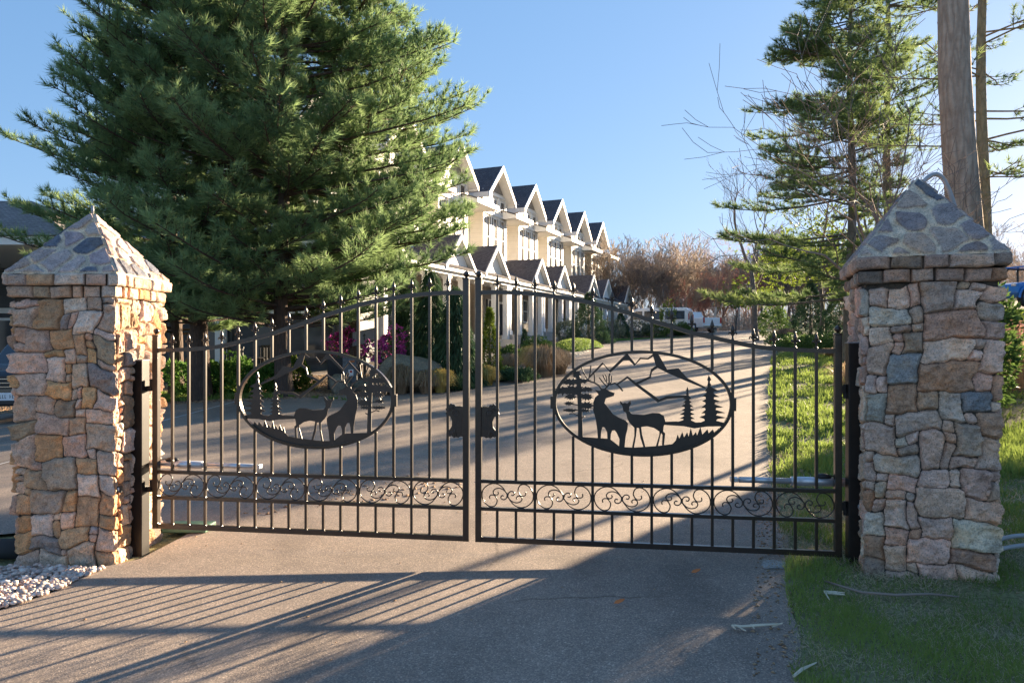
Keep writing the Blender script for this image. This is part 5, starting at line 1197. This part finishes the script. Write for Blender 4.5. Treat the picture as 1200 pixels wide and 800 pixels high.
thicket('far_woods', 'mass of grey-brown bare woods filling the distance past the road', 4, 120, 84, 128, 4, 13, 26000, 'thicket', 1)
thicket('far_woods', 'haze of reddish budding treetops past the end of the road', 17, 31, 78, 96, 4, 12, 7000, 'thicketred', 2, wd=.022)
thicket('brush', 'low dark brush under the far woods', 8, 60, 66, 76, .6, 2.6, 14000, 'thicket', 3, .5, .03, 'brush')
thicket('hillside_woods', 'tan bare woods on the slope far right behind the shaded pillar', 40, 110, 56, 84, 2, 8, 20000, 'thicket', 4)
# ---------------------------------------------------------------- planting
def at(px, Y): return ((px - 600) * Y / F, Y)
for i, (px, Y, r, h, lab) in enumerate(((222, 18.2, .62, .48, 'leafy green shrub at the left end of the mulch bed beside the hinge'), (252, 17.8, .45, .40, 'small leafy green shrub second from the left in the mulch bed'), (283, 18.0, .55, .50, 'leafy green shrub in the middle of the mulch bed'), (318, 17.8, .50, .42, 'leafy green shrub before the right pine trunk'), (346, 18.4, .5, .45, 'yellow-tipped shrub right of the leafy green shrubs'))):
    shrub('leafy_shrub', at(px, Y), r, h, lab, 'midgreen' if i < 4 else 'yellowgreen', 700, 5, .08, .045, lump=.35, group='leafy shrubs in the mulch bed')
def blossom(rt, rs, P, D):
    k = rs.rand(len(P)) < .75; blades('blossom', (P + D * .05)[k], D[k], 6, .06, .05, .9, M['magenta'], rt, rs.rand(k.sum()), 3, jit=.05, quad=True)
for px, Y, r, h, lab in ((408, 19.2, .48, .42, 'magenta rhododendron behind the signs'), (455, 18.2, .52, .50, 'magenta rhododendron above the large boulder')):
    z = g(*at(px, Y)); shrub('rhododendron', at(px, Y), r, h, lab, 'boxgreen', 520, 4, .07, .03, z=z, lift=1.15 - .2 * (px > 430), extra=blossom, group='magenta rhododendrons', lump=.4)
for px, Y, r, h, lab in ((505, 18.8, .62, 2.9, 'dark weeping spruce behind the large boulder'), (533, 18.2, .6, 2.4, 'dark weeping spruce left of the centre stiles'), (478, 20.5, .6, 3.2, 'tall dark weeping spruce behind the magenta bloom')):
    shrub('weeping_spruce', at(px, Y), r, h, lab, 'weep', 1500, 7, .22, .028, 'cone', 'tree', 'weeping spruces in the bed', lump=.4, down=1.6, spread=.45, quad=False)
shrub('golden_conifer', at(574, 19.6), .36, 1.9, 'yellow-green upright conifer right of the centre stiles', 'yellowgreen', 1300, 6, .08, .02, 'cone', 'tree', lump=.2)
shrub('potted_conifer', at(614.5, 28), .22, 1.15, 'slim dark conifer on the townhouse porch step', 'spruce', 500, 6, .07, .02, 'cone', 'tree', lump=.1)
shrub('blue_spruce', at(690, 43), 1.4, 2.9, 'broad dark spruce standing behind the lawn island', 'spruce', 1900, 7, .14, .03, 'cone', 'tree', lump=.3)
for px, Y, r, h, mt, lab in ((630, 26.5, .75, .45, 'boxgreen', 'clipped green shrub before the porch columns'), (664, 45, 1.1, .75, 'greyleaf', 'silver-green shrub behind the left end of the lawn island'), (714, 47, 1.1, .65, 'greyleaf', 'silver-green shrub right of the broad dark spruce'), (748, 51, 1.15, .6, 'greyleaf', 'grey shrub before the white van, nearer the porch'), (768, 51, .95, .5, 'boxgreen', 'dark low shrub before the middle of the white van'), (597, 24, .45, .35, 'boxgreen', 'small green shrub beside the concrete walk'), (800, 51.5, .7, .45, 'boxgreen', 'low shrub below the tail of the white van')):
    shrub('rounded_shrub', at(px, Y), r, h, lab, mt, 800, 5, .09, .045, group='rounded shrubs by the townhouses', lump=.3)
shrub('round_conifer', at(727.5, 50.5), .72, 1.75, 'neat dark cone-shaped conifer at the last porch', 'spruce', 900, 6, .10, .03, 'cone', 'tree', lump=.08)
shrub('young_tree', at(782, 51), .65, 1.2, 'small yellow-green tree in front of the white van', 'yellowgreen', 420, 5, .10, .05, cat='tree', lift=1.3, lump=.3)
for px, Y, r, h, lab in ((606, 19.4, .55, .22, 'spreading dark juniper beside the tan grass'), (530, 17.4, .42, .2, 'spreading dark juniper at the foot of the centre stiles'), (585, 20.5, .4, .25, 'small dark juniper before the golden conifer')):
    shrub('juniper', at(px, Y), r, h, lab, 'weep', 900, 6, .09, .02, 'dome', 'shrub', 'junipers in the bed', lift=.05, lump=.4)
for i, (px, Y, h, r, mt, lab) in enumerate(((638, 20.6, .98, .52, 'tangrass', 'largest tan ornamental grass beside the walkway'), (655, 21.4, .8, .42, 'tangrass', 'tan ornamental grass right of the largest one'), (624, 22.4, .9, .35, 'goldgrass', 'yellowish grass clump behind the tan grasses'), (516, 17.0, .62, .26, 'goldgrass', 'glowing golden grass clump beside the large boulder'), (500, 16.9, .6, .3, 'tangrass', 'dull tan grass clump left of the golden one'), (449, 16.8, .5, .25, 'tangrass', 'pale grass clump left of the large boulder'), (470, 17.0, .75, .3, 'tangrass', 'wispy tan grass clump in front of the large boulder'), (572, 18.4, .55, .22, 'goldgrass', 'straw clump beneath the golden conifer'), (596, 23.5, .6, .3, 'tangrass', 'small tan grass clump by the porch walk'))):
    tuftgrass(at(px, Y), h, r, lab, mt, 900, 200 + i, 'ornamental grass clumps in the bed')
for i, (px, Y, d, lab, mt) in enumerate(((480, 17.6, (.85, .55, .62), 'large lichen-covered boulder in the bed behind the left gate leaf', 'boulder'), (487, 19.3, (.6, .45, .62), 'green-tinged boulder behind the large lichen boulder', 'boulder'), (531, 17.9, (.42, .3, .24), 'low pale boulder just left of the centre stiles', 'boulder'), (398, 17.6, (.36, .3, .3), 'grey boulder seen through the left medallion', 'boulder'), (590, 21.0, (.75, .4, .14), 'flat pale boulder below the concrete walk', 'boulder'), (425, 18.0, (.3, .25, .2), 'small boulder under the magenta bloom', 'boulder'))):
    boulder(at(px, Y), d, lab, 40 + i, mt, i * .7)
# signs in the bed
x, y = at(427, 18.8); z = g(x, y); rt = root('sign_board', (x, y, z), 'tilted grey sign board with a black arrow in the bed', 'sign'); a_ = R(-14)
ax = (Vector((math.cos(.2), math.sin(.2), .22)).normalized(), Vector((-math.sin(.2), math.cos(.2), 0)), ZV); bd = MB().box((x, y, z + 1.32), (.62, .04, .36), ax, .01).build('board', M['signgrey'], rt)
MB().box((x, y + .03, z + .55), (.07, .05, 1.2)).build('post', M['plastic_black'], rt)
MB().prism([(-.015, -.09), (.015, -.09), (.015, .02), (.045, .02), (0, .09), (-.045, .02), (-.015, .02)], Vector((x, y - .026, z + 1.32)), ax[0], ZV, -.002, .004).build('arrow', M['plastic_black'], bd)
x, y = at(411, 18.0); z = g(x, y); rt = root('utility_cabinet', (x, y, z), 'grey utility cabinet with a red and white sticker in the bed', 'cabinet'); MB().box((x, y, z + .42), (.34, .3, .84), None, .015).build('cabinet_body', M['wallstone'], rt)
MB().box((x + .06, y - .156, z + .74), (.14, .008, .04)).build('orange_label', M['orange'], rt); MB().box((x + .04, y - .156, z + .46), (.12, .008, .16)).build('white_sticker', M['whitecol'], rt); MB().box((x + .04, y - .162, z + .49), (.06, .006, .05)).build('red_mark', M['redlens'], rt)
x, y = at(400, 18.6); z = g(x, y); tag(MB().box((x - .1, y, z + .4), (.42, .4, .8), None, .02).build('utility_box', M['curbdark'], None, False, (x, y, z)), 'dark green-black utility box left of the grey cabinet', 'cabinet')
# right side planting
shrub('dark_spruce', at(950, 35), 1.15, 2.9, 'dense dark spruce beyond the right lawn', 'spruce', 1900, 7, .13, .03, 'cone', 'tree', 'dark spruces beyond the lawn', lump=.15)
shrub('dark_spruce', at(990, 30), 1.05, 3.9, 'taller dark spruce partly hidden by the shaded pillar', 'spruce', 2200, 7, .13, .03, 'cone', 'tree', 'dark spruces beyond the lawn', lump=.15)
shrub('rounded_shrub', at(905, 41), .95, .9, 'round dark green shrub past the end of the lawn', 'boxgreen', 1000, 6, .10, .04, lump=.2)
for px, Y, r, h, lab in ((940, 30, 1.1, .45, 'low spreading evergreen in front of the dense dark spruce'), (965, 28, 1.2, .5, 'low spreading evergreen near the top of the lawn'), (925, 33, .9, .5, 'low evergreen left of the dense dark spruce')):
    shrub('spreading_evergreen', at(px, Y), r, h, lab, 'boxgreen', 1000, 6, .1, .035, 'dome', group='low evergreens by the lawn', lift=.1, lump=.4)
tuftgrass(at(920, 34), .9, .5, 'russet grass clump at the corner of the lawn', 'litter', 800, 301); tuftgrass(at(978, 25), .35, .5, 'pale dry grass clump on the mulch slope', 'tangrass', 700, 302); tuftgrass(at(993, 16), .55, .5, 'thin dry grass clump beside the shaded hinge post', 'tangrass', 160, 303)
sheet('mulch_slope', [(9.5, 24), (12.5, 30.2), (15.5, 38), (22, 50), (40, 50), (38, 12), (11.2, 12), (10.8, 17)], M['mulch2'], -.004)
for i, (px, Y, lift, r, h, n, lab) in enumerate(((915, 46, 4.4, 2.6, 2.8, 620, 'yellow-green budding tree above the round shrub'), (962, 44, 5.2, 2.8, 3.4, 760, 'yellow-green budding tree behind the dense dark spruce'), (1000, 40, 4.8, 2.4, 3.0, 620, 'yellow-green budding tree left of the pillar cap'), (862, 58, 2.6, 1.6, 1.5, 240, 'small pale green budding tree before the red woods'))):
    p = at(px, Y); shrub('budding_tree', p, r, h, lab, 'yellowgreen', n, 7, .16, .08, cat='tree', group='yellow-green budding trees', lift=lift, lump=.55, shell=.8, stemmat='barkgrey')
# evergreens added out of sight behind and beside the pillar to shade the foreground
for x, y, r, h, lab in ((6.35, 10.5, .75, 2.35, 'bushy evergreen added out of sight behind the shaded pillar to block the sun'), (5.55, 9.7, .5, 1.9, 'smaller evergreen added behind the left half of the shaded pillar to block the sun')):
    shrub('added_shade_shrub', (x, y), r, h / 2, lab, 'boxgreen', 1500, 6, .10, .035, lump=.25, group='shade evergreens added behind the shaded pillar')
for i, (x, y, r, h, lab) in enumerate(((9.3, 7.9, 1.75, 2.3, 'round evergreen added outside the right edge for shade, middle of its row'), (11.7, 5.6, 1.75, 2.3, 'round evergreen added outside the right edge for shade, nearest the camera'), (10.0, 11.0, 1.2, 2.4, 'slimmer evergreen added outside the right edge for shade, farthest of its row'))):
    shrub('added_shade_evergreen', (x, y), r, h, lab, 'spruce', 3000, 6, .24, .13, 'ball', 'tree', 'unseen evergreens added to block the sun', lump=.25)  # row added outside the view so its shadow falls on the foreground
shrub('heath_clump', (14.2, 20.6), .8, .5, 'purple and gold heath below the blue vehicle', 'heath', 900, 6, .07, .03); shrub('heath_clump', (12.9, 18.2), .7, .5, 'purple heath beside the right edge of the shaded pillar', 'heath', 900, 6, .07, .03)
shrub('gold_shrub', (15.6, 23.2), .7, .5, 'yellow shrub at the foot of the blue vehicle', 'yellowgreen', 700, 6, .07, .03)
tuftgrass((9.9, 14.2), 1.3, 1.1, 'arching whip-like bare shrub right of the shaded pillar', 'straw' if False else 'tangrass', 260, 305); tuftgrass((10.6, 15.0), 1.1, 1.0, 'second arching whip-like shrub behind the first', 'tangrass', 200, 306)
sheet('mulch_patch', [(8.9, 11.5), (9.5, 16.8), (13, 20), (16, 20), (16, 11.5)], M['mulch2'], .004)
print('objects', len(bpy.data.objects))
